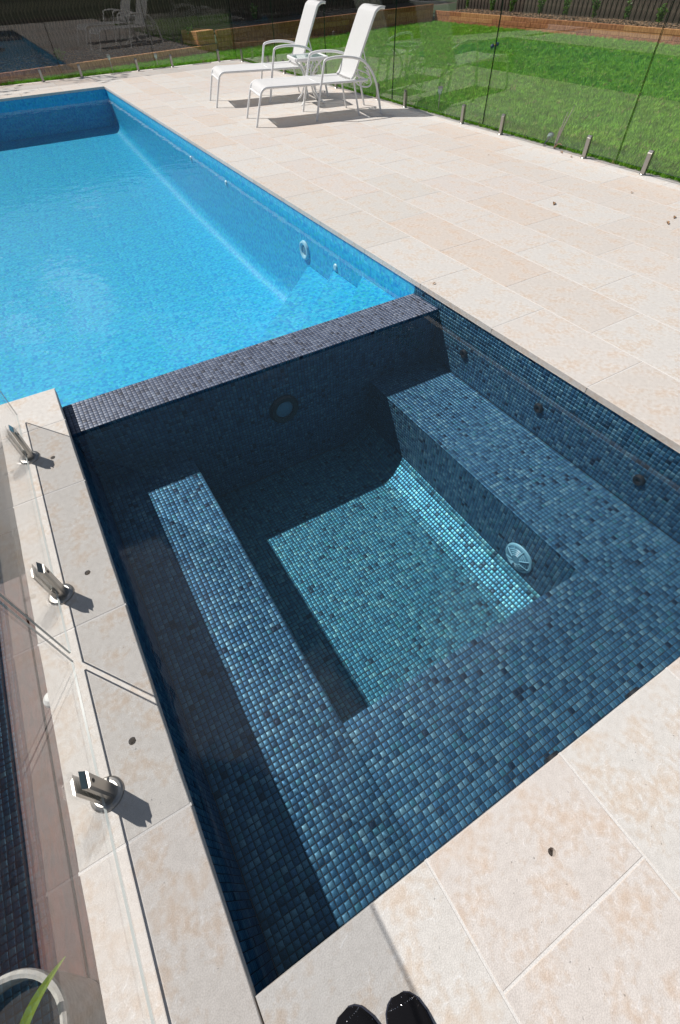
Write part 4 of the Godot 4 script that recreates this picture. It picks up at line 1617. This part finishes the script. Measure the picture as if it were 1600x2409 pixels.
func make_small_things() -> void:
	shoe(Vector3(-0.014, 0.0, 0.214), -0.16, "black glittery shoe at the bottom edge, the right one of the pair")
	shoe(Vector3(-0.143, 0.0, 0.172), 0.12, "black glittery shoe at the bottom edge, the left one of the pair")
	garden_light(Vector3(6.08, -0.03, -7.32), "stake garden light standing in the lawn behind the glass, right of the loungers")
	garden_light(Vector3(2.92, -0.03, -15.24), "stake garden light at the back fence, left of the far lounger")
	garden_light(Vector3(3.98, -0.09, -15.24), "low garden light at the back fence, nearer the corner")
	garden_light(Vector3(5.87, 0.012, -4.95), "fallen garden light lying at the foot of the lawn fence", true)
	# dry frond leaning at the glass
	var fr := thing("dry_frond", Vector3(5.90, 0, -4.80))
	tag(fr, "grey dry palm frond leaning against the lawn-side glass", "frond")
	for k in 4:
		var st := start()
		var tip := [Vector3(0.32, 0.36, -0.12), Vector3(0.25, 0.30, -0.14), Vector3(0.05, 0.20, -0.03), Vector3(-0.02, 0.06, 0.12)][k] as Vector3
		tube(st, smooth_path([Vector3(0, 0.008, 0), tip * 0.5 + Vector3(0, 0.03, 0), tip]), 0.012 - 0.001 * k, 6, 0.003)
		part("leaflet", st, M.dry_frond if k < 3 else M.dry_leaf, fr)
	# yellow rod with blue ends on the lawn
	var toy := thing("sprinkler", Vector3(11.6, 0.02, -12.05), 0.5)
	toy.scale = Vector3.ONE * 0.55
	tag(toy, "small yellow and dark blue sprinkler lying on the lawn", "sprinkler")
	var st := start()
	tube(st, [Vector3(-0.18, 0.05, 0), Vector3(0.18, 0.06, 0)], 0.03, 10)
	part("bar", st, M.yellow_plastic, toy)
	for s in [-1.0, 1.0]:
		st = start()
		lathe(st, [Vector2(0.0, -0.05), Vector2(0.07, -0.04), Vector2(0.09, 0.03), Vector2(0.06, 0.09), Vector2(0.0, 0.10)], 14)
		part("foot", st, M.blue_plastic, toy).position = Vector3(s * 0.32, 0.03, 0)
	# a few dry leaves
	var spots := [
		[Vector3(5.06, 0.002, -5.05), 0.04, "dry leaf on the paving left of the fallen light"],
		[Vector3(4.42, 0.002, -3.42), 0.11, "long curved dry leaf in the middle of the paving"],
		[Vector3(5.28, 0.002, -3.20), 0.06, "dry leaf below the second clamp of the lawn fence"],
		[Vector3(5.02, 0.002, -2.55), 0.09, "dry leaf farther right on the paving, above its neighbour"],
		[Vector3(4.85, 0.002, -2.50), 0.10, "dry leaf farther right on the paving, beside a brown stain"],
		[Vector3(2.40, 0.002, -2.72), 0.05, "tiny brown leaf at the corner where spill wall meets paving"],
		[Vector3(5.83, 0.002, -4.62), 0.10, "brown leaf at the foot of the dry frond"],
		[Vector3(5.78, 0.002, -4.42), 0.07, "pale leaf between the frond and the next clamp"]]
	for s in spots:
		dry_leaf(s[0], s[1] * 0.75, rng.randf() * TAU, s[2])
